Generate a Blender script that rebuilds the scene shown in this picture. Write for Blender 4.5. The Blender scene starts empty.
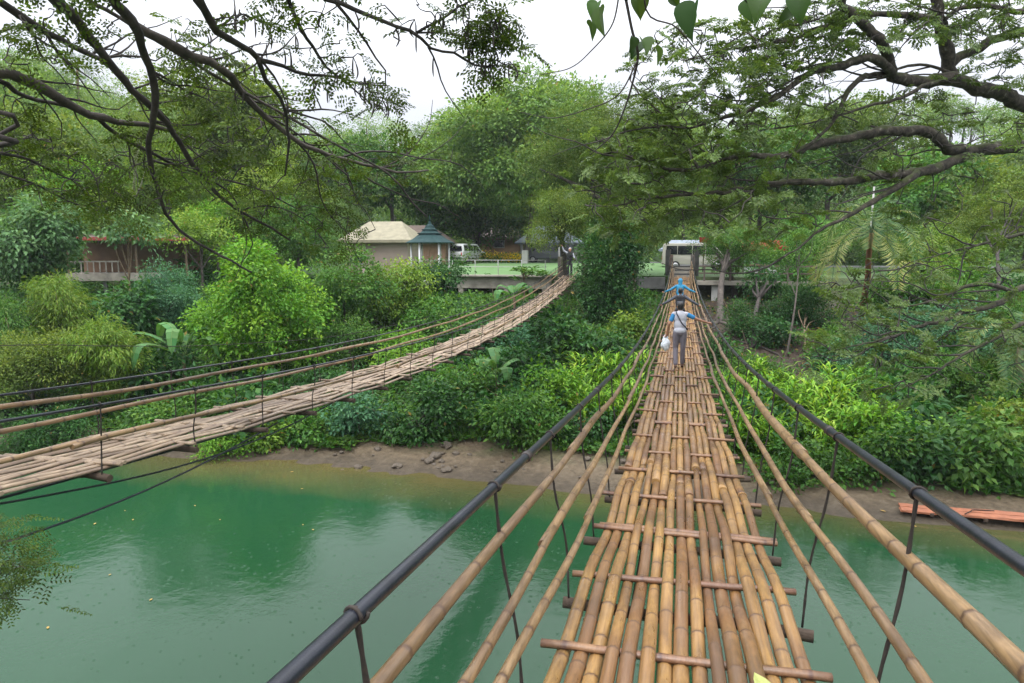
import bpy, bmesh, math, random
import numpy as np
from mathutils import Vector, Matrix

R = math.radians
SC = bpy.context.scene
COL = SC.collection
EYE = 7.0                      # eye height above the river
FPX, AZ, PITCH = 683.0, R(13.8), R(7.2)

# ------------------------------------------------------------------ helpers
def P(px, py, fw):
    """a point fw metres in front of the photographer, seen at photo position px, py"""
    x = (px - 512) / FPX; y = -(py - 341.5) / FPX
    f = math.cos(PITCH) + math.sin(PITCH) * y
    u = -math.sin(PITCH) + math.cos(PITCH) * y
    t = fw / f
    return np.array([x*t*math.cos(AZ) - fw*math.sin(AZ), x*t*math.sin(AZ) + fw*math.cos(AZ), EYE + u*t])

def smooth(t):
    t = np.clip(t, 0, 1); return t*t*(3-2*t)

def gz(X, Y):
    """height of the land"""
    X = np.asarray(X, float); Y = np.asarray(Y, float)
    w = 0.5*np.sin(X*0.35+1.0) + 0.3*np.sin(X*0.9) + 0.12*np.sin(X*2.3)
    y = Y - w*0.55*np.exp(-(np.abs(Y-20)/6)**2) - 0.95*np.exp(-((X+9)/5.0)**2)*np.exp(-(np.abs(Y-20)/6)**2)
    z = np.full(np.broadcast(X, Y).shape, -1.6)
    z = np.where(y > 12, -1.6 + 1.6*smooth((y-12)/7.6), z)
    z = np.where(y > 19.3, 0.0 + np.clip(y-19.3, 0, 2.4)*0.17 - 0.02, z)
    z = np.where(y > 21.7, 0.388 + 4.1*smooth((y-21.0)/19.5) - 4.1*smooth(0.7/19.5), z)
    z = z + np.where(Y > 40, (5.75-np.minimum(z, 5.75))*smooth((Y-40.7)/0.6), 0)
    plat = smooth((Y-41)/20)*0.55*(1-0.6*smooth((X+1.2)/1.2))
    z = z + np.where(Y > 41, plat, 0)
    back = smooth((Y-74)/75)*21
    left = smooth((-X-34)/70)*22*smooth((Y-28)/25)
    right = smooth((X-24)/60)*14*smooth((Y-26)/25)
    z = z + np.maximum(np.maximum(back, left), right)
    near = smooth((-Y-0.2)/4.5)
    z = z + near*(5.4 - z)*(Y < 0)
    z = z + 0.10*np.sin(X*1.7+Y*0.6)*np.sin(Y*1.3-X*0.4)*smooth((Y-22)/4)*(1-smooth((Y-36)/3)) 
    return z

def G(x, y): return float(gz(x, y))

def GP(px, py):
    """where the sight line through a photo position meets the land"""
    for fw in np.arange(12, 80, 0.1):
        p = P(px, py, fw)
        if p[2] <= G(p[0], p[1]): return p
    return P(px, py, 80)

class MB:
    """collects shapes and links them as ONE mesh object"""
    def __init__(s): s.v=[]; s.f=[]; s.t=[]; s.u=[]; s.n=0; s.sm=[]; s.mi=[]
    def add(s, V, F, tint=0.0, vary=0.0, smoothf=False, mi=0):
        V = np.asarray(V, float).reshape(-1, 3)
        n = len(V)
        s.v.append(V); s.t.append(np.broadcast_to(np.asarray(tint, float), (n,))); s.u.append(np.broadcast_to(np.asarray(vary, float), (n,)))
        if isinstance(F, np.ndarray):
            s.f.append(F + s.n); s.sm.append(np.full(len(F), smoothf)); s.mi.append(np.full(len(F), mi))
        else:
            by = {}
            for f in F: by.setdefault(len(f), []).append(f)
            for k, l in by.items():
                a = np.array(l, dtype=np.int64)
                s.f.append(a + s.n); s.sm.append(np.full(len(a), smoothf)); s.mi.append(np.full(len(a), mi))
        s.n += n
        return s
    def quads(s, Q, tint=0.0, vary=0.0):
        N = len(Q)
        if N == 0: return s
        t = np.repeat(np.broadcast_to(np.asarray(tint, float), (N,)), 4)
        u = np.repeat(np.broadcast_to(np.asarray(vary, float), (N,)), 4)
        return s.add(Q.reshape(-1, 3), np.arange(N*4).reshape(N, 4), t, u)
    def box(s, c, d, rz=0, bevel=0.0, mi=0, tint=0, rx=0):
        b = bmesh.new(); bmesh.ops.create_cube(b, size=1)
        for v in b.verts: v.co = Vector((v.co.x*d[0], v.co.y*d[1], v.co.z*d[2]))
        if bevel > 0: bmesh.ops.bevel(b, geom=b.edges[:], offset=bevel, segments=2, affect='EDGES', profile=0.5)
        M = Matrix.Translation(Vector(c)) @ Matrix.Rotation(rz, 4, 'Z') @ Matrix.Rotation(rx, 4, 'X')
        return s.bm(b, M, mi=mi, tint=tint)
    def bm(s, b, M=None, smoothf=False, mi=0, tint=0):
        b.verts.index_update()
        V = [(M @ v.co if M else v.co)[:] for v in b.verts]
        F = [[v.index for v in f.verts] for f in b.faces]
        b.free()
        return s.add(V, F, tint=tint, smoothf=smoothf, mi=mi)
    def tube(s, pts, rad, sides=8, tint=0.0, vary=0.0, cap=True, mi=0, smoothf=True, squash=1.0):
        p = np.asarray(pts, float); n = len(p)
        r = np.broadcast_to(np.asarray(rad, float), (n,))
        d = np.gradient(p, axis=0); d /= np.maximum(np.linalg.norm(d, axis=1, keepdims=True), 1e-9)
        m = d.mean(0)
        ref = np.array([0, 0, 1.0]) if abs(m[2]) < 0.8 else np.array([1.0, 0, 0])
        a = np.cross(d, ref); a /= np.maximum(np.linalg.norm(a, axis=1, keepdims=True), 1e-9)
        b = np.cross(d, a)
        th = np.linspace(0, 2*np.pi, sides, endpoint=False)
        V = p[:, None, :] + r[:, None, None]*(a[:, None, :]*np.cos(th)[None, :, None] + b[:, None, :]*squash*np.sin(th)[None, :, None])
        i = np.arange(n-1)[:, None]*sides; j = np.arange(sides)[None, :]; k = (j+1) % sides
        F = np.stack([i+j, i+k, i+sides+k, i+sides+j], -1).reshape(-1, 4)
        t = np.repeat(np.broadcast_to(np.asarray(tint, float), (n,)), sides)
        u = np.repeat(np.broadcast_to(np.asarray(vary, float), (n,)), sides)
        base = s.n
        s.add(V.reshape(-1, 3), F, t, u, smoothf, mi)
        if cap and sides > 3:
            s.f.append(np.array([[base+q for q in range(sides)][::-1]])); s.sm.append(np.array([False])); s.mi.append(np.array([mi]))
            s.f.append(np.array([[base+(n-1)*sides+q for q in range(sides)]])); s.sm.append(np.array([False])); s.mi.append(np.array([mi]))
        return s
    def mesh(s, name, mats):
        me = bpy.data.meshes.new(name)
        if not isinstance(mats, (list, tuple)): mats = [mats]
        for m in mats: me.materials.append(m)
        if not s.v: return me
        V = np.concatenate(s.v)
        me.vertices.add(len(V)); me.vertices.foreach_set('co', V.astype(np.float32).ravel())
        loops = np.concatenate([f.ravel() for f in s.f]).astype(np.int32)
        tot = np.concatenate([np.full(len(f), f.shape[1]) for f in s.f]).astype(np.int32)
        st = np.concatenate([[0], np.cumsum(tot)[:-1]]).astype(np.int32)
        me.loops.add(len(loops)); me.loops.foreach_set('vertex_index', loops)
        me.polygons.add(len(tot)); me.polygons.foreach_set('loop_start', st)
        try: me.polygons.foreach_set('loop_total', tot)
        except Exception: pass
        me.polygons.foreach_set('use_smooth', np.concatenate(s.sm))
        me.polygons.foreach_set('material_index', np.concatenate(s.mi).astype(np.int32))
        me.attributes.new('tint', 'FLOAT', 'POINT').data.foreach_set('value', np.concatenate(s.t).astype(np.float32))
        me.attributes.new('vary', 'FLOAT', 'POINT').data.foreach_set('value', np.concatenate(s.u).astype(np.float32))
        me.update(calc_edges=True); me.validate()
        return me
    def build(s, name, mats, parent=None, loc=None):
        return link(name, s.mesh(name, mats), parent, loc)

def link(name, me, parent=None, loc=None, rz=0):
    o = bpy.data.objects.new(name, me); COL.objects.link(o)
    if parent is not None: o.parent = parent
    if loc is not None: o.location = loc
    if rz: o.rotation_euler = (0, 0, rz)
    return o

def tag(o, label, cat, group=None):
    o['label'] = label; o['category'] = cat
    if group: o['group'] = group
    return o
def struct(o): o['kind'] = 'structure'; return o
def stuff(o, label=None, cat=None):
    o['kind'] = 'stuff'
    if label: o['label'] = label
    if cat: o['category'] = cat
    return o
def thing(name, label, cat, loc=(0, 0, 0), group=None, rz=0):
    return tag(link(name, None, None, loc, rz), label, cat, group)
def dup(root, loc, rz=0, label=None, group=None, scale=1):
    r = root.copy(); COL.objects.link(r); r.location = loc; r.rotation_euler = (0, 0, rz); r.scale = (scale,)*3
    if label: r['label'] = label
    if group: r['group'] = group
    for ch in list(root.children):
        c = ch.copy(); COL.objects.link(c); c.parent = r
        for g in ch.children:
            d = g.copy(); COL.objects.link(d); d.parent = c
    return r

def nrm(a): return a/np.maximum(np.linalg.norm(a, axis=-1, keepdims=True), 1e-9)
def spline(pts, n):
    p = np.asarray(pts, float)
    if len(p) < 3:
        t = np.linspace(0, 1, n)[:, None]; return p[0]*(1-t)+p[-1]*t
    d = np.concatenate([[0], np.cumsum(np.linalg.norm(np.diff(p, axis=0), axis=1)+1e-6)])
    q = np.vstack([2*p[0]-p[1], p, 2*p[-1]-p[-2]])
    ts = np.linspace(0, d[-1], n); out = []
    for t in ts:
        i = min(np.searchsorted(d, t, side='right')-1, len(p)-2); u = (t-d[i])/(d[i+1]-d[i])
        a, b, c, e = q[i], q[i+1], q[i+2], q[i+3]
        out.append(0.5*((2*b)+(-a+c)*u+(2*a-5*b+4*c-e)*u*u+(-a+3*b-3*c+e)*u**3))
    return np.array(out)

# ------------------------------------------------------------------ materials
def newmat(name):
    m = bpy.data.materials.new(name); m.use_nodes = True
    nt = m.node_tree; nt.nodes.clear()
    out = nt.nodes.new('ShaderNodeOutputMaterial')
    b = nt.nodes.new('ShaderNodeBsdfPrincipled'); nt.links.new(b.outputs[0], out.inputs[0])
    return m, nt, b, out
def N(nt, t, **k):
    n = nt.nodes.new(t)
    for a, v in k.items(): setattr(n, a, v)
    return n
def mixc(nt, fac, a, b, mode='MIX'):
    n = N(nt, 'ShaderNodeMix', data_type='RGBA', blend_type=mode)
    for i, s in ((0, fac), (6, a), (7, b)):
        if hasattr(s, 'links'): nt.links.new(s, n.inputs[i])
        elif isinstance(s, (int, float)): n.inputs[i].default_value = s
        else: n.inputs[i].default_value = (*s, 1)
    return n.outputs[2]
def attr(nt, name): return N(nt, 'ShaderNodeAttribute', attribute_name=name).outputs['Fac']
def noise(nt, scale, detail=4, vec=None, rough=0.6):
    n = N(nt, 'ShaderNodeTexNoise'); n.inputs['Scale'].default_value = scale; n.inputs['Detail'].default_value = detail; n.inputs['Roughness'].default_value = rough
    if vec: nt.links.new(vec, n.inputs['Vector'])
    return n.outputs['Fac']
def ramp(nt, fac, stops):
    r = N(nt, 'ShaderNodeValToRGB'); e = r.color_ramp.elements
    while len(e) < len(stops): e.new(0.5)
    for i, (p, c) in enumerate(stops): e[i].position = p; e[i].color = (*c, 1) if len(c) == 3 else c
    nt.links.new(fac, r.inputs[0]); return r.outputs[0]
def coords(nt, kind='Object', scale=(1, 1, 1)):
    t = N(nt, 'ShaderNodeTexCoord'); m = N(nt, 'ShaderNodeMapping'); m.inputs['Scale'].default_value = scale
    nt.links.new(t.outputs[kind], m.inputs[0]); return m.outputs[0]
def bump(nt, b, h, strength=0.3, dist=0.02):
    n = N(nt, 'ShaderNodeBump'); n.inputs['Strength'].default_value = strength; n.inputs['Distance'].default_value = dist
    nt.links.new(h, n.inputs['Height']); nt.links.new(n.outputs[0], b.inputs['Normal'])

def plain(name, c, rough=0.6, c2=None, sc=4.0, metal=0.0, bp=0.0, spec=0.5):
    m, nt, b, o = newmat(name)
    f = noise(nt, sc, 6, coords(nt))
    c2 = c2 or tuple(x*0.7 for x in c)
    nt.links.new(ramp(nt, f, [(0.3, c2), (0.7, c)]), b.inputs['Base Color'])
    b.inputs['Roughness'].default_value = rough; b.inputs['Metallic'].default_value = metal
    b.inputs['Specular IOR Level'].default_value = spec
    if bp: bump(nt, b, noise(nt, sc*6, 4, coords(nt)), bp, 0.02)
    return m

def leafmat(name, dark, mid, light, trans=0.35, rough=0.5, gloss=0.28):
    m, nt, b, o = newmat(name)
    c = ramp(nt, attr(nt, 'tint'), [(0.0, dark), (0.5, mid), (1.0, light)])
    oi = N(nt, 'ShaderNodeObjectInfo')
    hs = N(nt, 'ShaderNodeHueSaturation')
    mr = N(nt, 'ShaderNodeMapRange'); nt.links.new(attr(nt, 'vary'), mr.inputs[0]); mr.inputs[3].default_value = 0.48; mr.inputs[4].default_value = 0.52
    nt.links.new(mr.outputs[0], hs.inputs['Hue'])
    mv = N(nt, 'ShaderNodeMapRange'); nt.links.new(oi.outputs['Random'], mv.inputs[0]); mv.inputs[3].default_value = 0.85; mv.inputs[4].default_value = 1.15
    nt.links.new(mv.outputs[0], hs.inputs['Value']); nt.links.new(c, hs.inputs['Color'])
    c = hs.outputs[0]
    dd = N(nt, 'ShaderNodeMath', operation='GREATER_THAN'); nt.links.new(attr(nt, 'vary'), dd.inputs[0]); dd.inputs[1].default_value = 1.2
    c = mixc(nt, dd.outputs[0], c, (0.26, 0.19, 0.05))
    nt.links.new(c, b.inputs['Base Color']); b.inputs['Roughness'].default_value = rough; b.inputs['Specular IOR Level'].default_value = gloss
    t = N(nt, 'ShaderNodeBsdfTranslucent')
    nt.links.new(mixc(nt, 1.0, c, (1.25, 1.15, 0.5), 'MULTIPLY'), t.inputs[0])
    x = N(nt, 'ShaderNodeMixShader'); x.inputs[0].default_value = trans
    nt.links.new(b.outputs[0], x.inputs[1]); nt.links.new(t.outputs[0], x.inputs[2]); nt.links.new(x.outputs[0], o.inputs[0])
    return m

LM = dict(
    bright=leafmat('leaf_bright_green', (0.055, 0.16, 0.012), (0.14, 0.33, 0.025), (0.28, 0.48, 0.05)),
    mid=leafmat('leaf_mid_green', (0.028, 0.09, 0.014), (0.07, 0.185, 0.025), (0.16, 0.30, 0.05)),
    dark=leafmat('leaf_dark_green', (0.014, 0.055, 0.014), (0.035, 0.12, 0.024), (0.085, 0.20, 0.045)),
    sage=leafmat('leaf_sage', (0.06, 0.14, 0.05), (0.13, 0.27, 0.10), (0.25, 0.42, 0.17)),
    blue=leafmat('leaf_blue_green', (0.03, 0.10, 0.05), (0.065, 0.19, 0.09), (0.14, 0.30, 0.15)),
    olive=leafmat('leaf_olive', (0.06, 0.115, 0.015), (0.145, 0.23, 0.032), (0.27, 0.36, 0.065)),
    yellow=leafmat('leaf_yellow_green', (0.07, 0.15, 0.015), (0.15, 0.27, 0.03), (0.30, 0.40, 0.06)),
    rain=leafmat('leaf_rain_tree', (0.04, 0.085, 0.014), (0.10, 0.17, 0.028), (0.20, 0.28, 0.06)),
    rainnear=leafmat('leaf_overhead_rain_tree', (0.045, 0.09, 0.02), (0.105, 0.18, 0.04), (0.21, 0.30, 0.08), trans=0.42, rough=0.42, gloss=0.5),
    near=leafmat('leaf_overhead', (0.028, 0.055, 0.010), (0.065, 0.115, 0.015), (0.14, 0.21, 0.03), trans=0.4),
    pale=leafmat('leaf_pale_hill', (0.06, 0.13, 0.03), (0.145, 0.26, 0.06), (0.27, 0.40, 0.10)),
    ginger=leafmat('leaf_ginger', (0.07, 0.19, 0.012), (0.15, 0.34, 0.02), (0.32, 0.48, 0.05)),
    heart=leafmat('leaf_heart', (0.022, 0.05, 0.014), (0.04, 0.085, 0.02), (0.07, 0.13, 0.03), trans=0.4),
    banana=leafmat('leaf_banana', (0.04, 0.13, 0.04), (0.08, 0.21, 0.06), (0.16, 0.30, 0.09)),
    palm=leafmat('leaf_palm', (0.03, 0.08, 0.025), (0.07, 0.16, 0.05), (0.27, 0.29, 0.09)),
    grass=leafmat('leaf_grass', (0.05, 0.13, 0.015), (0.10, 0.22, 0.02), (0.2, 0.32, 0.04)),
    flower=leafmat('leaf_yellow_flower', (0.10, 0.18, 0.02), (0.55, 0.40, 0.02), (0.85, 0.60, 0.03)),
)

def bamboomat(name, cols, node, rough=0.38, grime=0.5):
    m, nt, b, o = newmat(name)
    v = attr(nt, 'vary')
    base = ramp(nt, v, [(0.0, cols[0]), (0.35, cols[1]), (0.7, cols[2]), (1.0, cols[3])])
    gy = noise(nt, 1.0, 5, coords(nt, 'Object', (14, 0.9, 14)))
    base = mixc(nt, ramp(nt, gy, [(0.5, (0, 0, 0)), (0.72, (0.55,)*3)]), base, tuple((x+0.8*sum(cols[0])/3)*0.55 for x in cols[0]))
    st = noise(nt, 1.0, 5, coords(nt, 'Object', (70, 2.2, 70)))
    base = mixc(nt, ramp(nt, st, [(0.38, (0, 0, 0)), (0.72, (grime,)*3)]), base, tuple(x*0.32 for x in cols[2]))
    bl = noise(nt, 1.0, 4, coords(nt, 'Object', (9, 2.0, 9)))
    base = mixc(nt, ramp(nt, bl, [(0.5, (0, 0, 0)), (0.8, (0.6,)*3)]), base, cols[3])
    mu = noise(nt, 1.0, 6, coords(nt, 'Object', (2.6, 1.1, 2.6)), 0.7)
    base = mixc(nt, ramp(nt, mu, [(0.46, (0, 0, 0)), (0.66, (0.7,)*3)]), base, (0.075, 0.043, 0.022))
    base = mixc(nt, attr(nt, 'tint'), base, node)
    nt.links.new(base, b.inputs['Base Color'])
    nt.links.new(ramp(nt, bl, [(0.3, (rough-0.14,)*3), (0.7, (rough+0.18,)*3)]), b.inputs['Roughness'])
    b.inputs['Specular IOR Level'].default_value = 0.6
    bump(nt, b, st, 0.35, 0.005)
    return m
BAM = bamboomat('bamboo_golden', [(0.29, 0.155, 0.05), (0.39, 0.225, 0.075), (0.20, 0.098, 0.038), (0.105, 0.054, 0.03)], (0.10, 0.055, 0.03))
BAMR = bamboomat('bamboo_rail', [(0.26, 0.16, 0.075), (0.33, 0.21, 0.10), (0.20, 0.12, 0.06), (0.12, 0.072, 0.044)], (0.08, 0.045, 0.028), grime=0.7)
BAMO = bamboomat('bamboo_weathered', [(0.33, 0.235, 0.15), (0.44, 0.33, 0.22), (0.24, 0.165, 0.11), (0.13, 0.09, 0.065)], (0.14, 0.095, 0.068), rough=0.55, grime=0.7)
SLAT = bamboomat('bamboo_slat', [(0.24, 0.125, 0.062), (0.30, 0.165, 0.08), (0.19, 0.09, 0.05), (0.13, 0.062, 0.036)], (0.08, 0.04, 0.03), rough=0.45)
PIPE = plain('black_pipe', (0.018, 0.021, 0.032), 0.3, (0.008, 0.009, 0.013), 7, bp=0.08)
PIPEJ = plain('dark_collar', (0.04, 0.026, 0.022), 0.5, (0.016, 0.014, 0.014), 20)
ROPE = plain('dark_rope', (0.035, 0.026, 0.02), 0.85, (0.015, 0.012, 0.01), 40)
BEAM = plain('dark_timber', (0.085, 0.055, 0.035), 0.8, (0.03, 0.02, 0.014), 10, bp=0.4)
BARK = plain('bark_grey', (0.12, 0.10, 0.085), 0.9, (0.035, 0.03, 0.026), 5, bp=0.6)
BARKD = plain('bark_dark', (0.075, 0.062, 0.055), 0.9, (0.022, 0.019, 0.018), 6, bp=0.6)
BARKP = plain('bark_pale', (0.55, 0.52, 0.47), 0.85, (0.25, 0.23, 0.2), 7, bp=0.3)
BARKT = plain('bark_tan', (0.22, 0.16, 0.10), 0.9, (0.10, 0.07, 0.045), 7, bp=0.3)
BARKR = plain('bark_reddish', (0.33, 0.14, 0.075), 0.85, (0.2, 0.09, 0.05), 9, bp=0.3)
def mossbark():
    m, nt, b, o = newmat('bark_mossy')
    f = noise(nt, 3.5, 6, coords(nt)); g = noise(nt, 9, 4, coords(nt))
    c = ramp(nt, g, [(0.35, (0.02, 0.017, 0.014)), (0.6, (0.07, 0.058, 0.045)), (0.75, (0.22, 0.21, 0.18))])
    geo = N(nt, 'ShaderNodeNewGeometry'); sx = N(nt, 'ShaderNodeSeparateXYZ'); nt.links.new(geo.outputs['Normal'], sx.inputs[0])
    ad = N(nt, 'ShaderNodeMath', operation='ADD'); nt.links.new(sx.outputs[2], ad.inputs[0]); 
    ml = N(nt, 'ShaderNodeMath', operation='MULTIPLY_ADD'); nt.links.new(f, ml.inputs[0]); ml.inputs[1].default_value = 4; ml.inputs[2].default_value = -2.1
    nt.links.new(ml.outputs[0], ad.inputs[1])
    c = mixc(nt, ramp(nt, ad.outputs[0], [(0.25, (0, 0, 0)), (0.9, (0.75,)*3)]), c, (0.045, 0.06, 0.014))
    nt.links.new(c, b.inputs['Base Color']); b.inputs['Roughness'].default_value = 0.95
    bump(nt, b, g, 0.6, 0.03); return m
MOSS = mossbark()
CONC = plain('old_concrete', (0.36, 0.33, 0.28), 0.9, (0.16, 0.145, 0.12), 1.6, bp=0.3)
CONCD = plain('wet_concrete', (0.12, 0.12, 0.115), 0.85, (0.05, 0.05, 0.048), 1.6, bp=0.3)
CONCG = plain('pale_concrete', (0.46, 0.46, 0.44), 0.9, (0.3, 0.3, 0.28), 1.2, bp=0.2)
BLOCK = None
WHITE = plain('white_paint', (0.78, 0.79, 0.8), 0.3, (0.7, 0.71, 0.72), 2)
SILVER = plain('silver_beige_paint', (0.40, 0.38, 0.33), 0.3, (0.35, 0.335, 0.295), 2)
GREYP = plain('dark_grey_paint', (0.10, 0.11, 0.125), 0.3, (0.085, 0.09, 0.10), 2)
GLASS = plain('tinted_glass', (0.015, 0.018, 0.02), 0.06, (0.01, 0.012, 0.014), 2)
TYRE = plain('tyre_rubber', (0.02, 0.02, 0.02), 0.8)
RIM = plain('wheel_rim', (0.45, 0.45, 0.46), 0.35, metal=0.6)
REDL = plain('red_lamp', (0.55, 0.02, 0.02), 0.25)
LAMPW = plain('clear_lamp', (0.75, 0.74, 0.7), 0.15)
CREAM = plain('cream_roof', (0.30, 0.275, 0.19), 0.8, (0.20, 0.18, 0.125), 2.5)
PINKW = plain('dull_pink_wall', (0.33, 0.26, 0.22), 0.9, (0.26, 0.21, 0.18), 1.0)
GREYW = plain('pale_grey_wall', (0.55, 0.55, 0.56), 0.9, (0.42, 0.42, 0.43), 1.0)
BROWNR = plain('brown_roof', (0.15, 0.11, 0.09), 0.8, (0.09, 0.07, 0.06), 1.5)
BROWNW = plain('brown_wall', (0.26, 0.16, 0.10), 0.9, (0.18, 0.11, 0.07), 1.5)
ORANGE = plain('orange_paint', (0.65, 0.22, 0.04), 0.6)
BLUER = plain('pale_blue_roof', (0.28, 0.33, 0.40), 0.6, (0.20, 0.24, 0.30), 2.5)
REDR = plain('red_roof', (0.30, 0.025, 0.018), 0.75, (0.2, 0.018, 0.014), 2, spec=0.2)
REDB = plain('red_beam', (0.34, 0.05, 0.035), 0.6, (0.2, 0.035, 0.03), 3)
TEAL = plain('teal_metal', (0.10, 0.30, 0.31), 0.4, (0.07, 0.22, 0.23), 6)
GAZ = plain('dark_teal_roof', (0.018, 0.05, 0.05), 0.75, (0.012, 0.034, 0.035), 3, spec=0.2)
PLANK = plain('reddish_plank', (0.40, 0.15, 0.075), 0.7, (0.27, 0.10, 0.055), 5, bp=0.3)
ROCK = plain('river_rock', (0.13, 0.105, 0.078), 0.85, (0.065, 0.052, 0.04), 3, bp=0.5)
SKIN = plain('skin', (0.33, 0.17, 0.10), 0.55, (0.30, 0.15, 0.09), 8)
HAIR = plain('black_hair', (0.012, 0.010, 0.009), 0.5)
SHIRTW = plain('white_shirt', (0.47, 0.48, 0.54), 0.95, (0.40, 0.41, 0.47), 10)
SLEEVE = plain('blue_sleeve', (0.03, 0.22, 0.48), 0.9)
TROUS = plain('grey_trousers', (0.17, 0.155, 0.185), 0.9, (0.13, 0.12, 0.145), 10)
JACKG = plain('charcoal_jacket', (0.07, 0.08, 0.10), 0.8, (0.05, 0.055, 0.07), 8)
JACKB = plain('bright_blue_jacket', (0.015, 0.20, 0.36), 0.75, (0.012, 0.15, 0.28), 8)
DARKC = plain('dark_cloth', (0.022, 0.022, 0.026), 0.9)
STRAP = plain('black_strap', (0.02, 0.02, 0.035), 0.8)
BAGW = plain('white_plastic', (0.75, 0.80, 0.86), 0.35, (0.66, 0.72, 0.80), 14, bp=0.6)
SHOE = plain('brown_sandal', (0.10, 0.05, 0.03), 0.7)
DEADL = plain('fallen_leaf_green', (0.36, 0.40, 0.12), 0.6, (0.26, 0.28, 0.08), 30)
YELL = plain('fallen_leaf_yellow', (0.40, 0.27, 0.05), 0.6, (0.28, 0.16, 0.04), 30)
POD = plain('dry_pod', (0.055, 0.042, 0.035), 0.8, (0.03, 0.024, 0.02), 20)

# ------------------------------------------------------------------ ground, water, paths
def build_ground():
    def axis(lo, a, b, hi, step):
        core = np.arange(a, b+1e-6, step)
        l = a - np.cumsum(np.geomspace(step*1.4, 30, 24)); l = l[l > lo]
        h = b + np.cumsum(np.geomspace(step*1.4, 30, 24)); h = h[h < hi]
        return np.concatenate([[lo], l[::-1], core, h, [hi]])
    xs = axis(-420, -46, 34, 420, 0.5); ys = axis(-260, -6, 64, 520, 0.45)
    X, Y = np.meshgrid(xs, ys)
    Z = gz(X, Y)
    rg = np.random.default_rng(1)
    Z = Z + (rg.random(Z.shape)-0.5)*0.10*((Y > 19.8) & (Y < 39.5))
    n, k = X.shape
    V = np.stack([X, Y, Z], -1).reshape(-1, 3)
    i = np.arange(n-1)[:, None]*k; j = np.arange(k-1)[None, :]
    F = np.stack([i+j, i+j+1, i+k+j+1, i+k+j], -1).reshape(-1, 4)
    m, nt, b, o = newmat('earth_and_mud')
    geo = N(nt, 'ShaderNodeNewGeometry'); sp = N(nt, 'ShaderNodeSeparateXYZ'); nt.links.new(geo.outputs['Position'], sp.inputs[0])
    f = noise(nt, 0.9, 6, geo.outputs['Position']); g = noise(nt, 5, 6, geo.outputs['Position'])
    mud = ramp(nt, g, [(0.3, (0.07, 0.05, 0.028)), (0.55, (0.125, 0.092, 0.055)), (0.8, (0.18, 0.145, 0.10))])
    soil = ramp(nt, g, [(0.3, (0.018, 0.012, 0.008)), (0.6, (0.046, 0.027, 0.016)), (0.8, (0.085, 0.052, 0.03))])  # brown soil, its colour darkened to include the shade under the trees
    green = ramp(nt, g, [(0.3, (0.02, 0.05, 0.01)), (0.7, (0.06, 0.13, 0.02))])
    hz = N(nt, 'ShaderNodeMapRange'); nt.links.new(sp.outputs[2], hz.inputs[0]); hz.inputs[1].default_value = 0.25; hz.inputs[2].default_value = 0.7
    c = mixc(nt, hz.outputs[0], mud, soil)
    gf = N(nt, 'ShaderNodeMath', operation='MULTIPLY'); nt.links.new(ramp(nt, f, [(0.42, (0, 0, 0)), (0.56, (1, 1, 1))]), gf.inputs[0]); nt.links.new(hz.outputs[0], gf.inputs[1])
    c = mixc(nt, gf.outputs[0], c, green)
    def band(sock, a, b_, c_, d_):
        r1 = N(nt, 'ShaderNodeMapRange'); nt.links.new(sock, r1.inputs[0]); r1.inputs[1].default_value = a; r1.inputs[2].default_value = b_
        r2 = N(nt, 'ShaderNodeMapRange'); nt.links.new(sock, r2.inputs[0]); r2.inputs[1].default_value = c_; r2.inputs[2].default_value = d_; r2.inputs[3].default_value = 1; r2.inputs[4].default_value = 0
        m_ = N(nt, 'ShaderNodeMath', operation='MULTIPLY'); nt.links.new(r1.outputs[0], m_.inputs[0]); nt.links.new(r2.outputs[0], m_.inputs[1]); return m_.outputs[0]
    bx_ = band(sp.outputs[0], -1.5, -0.3, 8.5, 11); by_ = band(sp.outputs[1], 26.5, 28.5, 41, 42)
    bm_ = N(nt, 'ShaderNodeMath', operation='MULTIPLY'); nt.links.new(bx_, bm_.inputs[0]); nt.links.new(by_, bm_.inputs[1])
    c = mixc(nt, bm_.outputs[0], c, soil)
    hy = N(nt, 'ShaderNodeMapRange'); nt.links.new(sp.outputs[1], hy.inputs[0]); hy.inputs[1].default_value = 39; hy.inputs[2].default_value = 44
    c = mixc(nt, hy.outputs[0], c, green)
    wet = N(nt, 'ShaderNodeMapRange'); nt.links.new(sp.outputs[2], wet.inputs[0]); wet.inputs[1].default_value = 0.05; wet.inputs[2].default_value = 0.22; wet.inputs[3].default_value = 0.5; wet.inputs[4].default_value = 1.0
    wc = N(nt, 'ShaderNodeCombineColor'); [nt.links.new(wet.outputs[0], wc.inputs[i]) for i in range(3)]
    c = mixc(nt, 1.0, c, wc.outputs[0], 'MULTIPLY')
    nt.links.new(c, b.inputs['Base Color']); b.inputs['Roughness'].default_value = 0.8
    bump(nt, b, g, 0.8, 0.12)
    o_ = MB().add(V, F, smoothf=True).build('ground', m); struct(o_)

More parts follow.
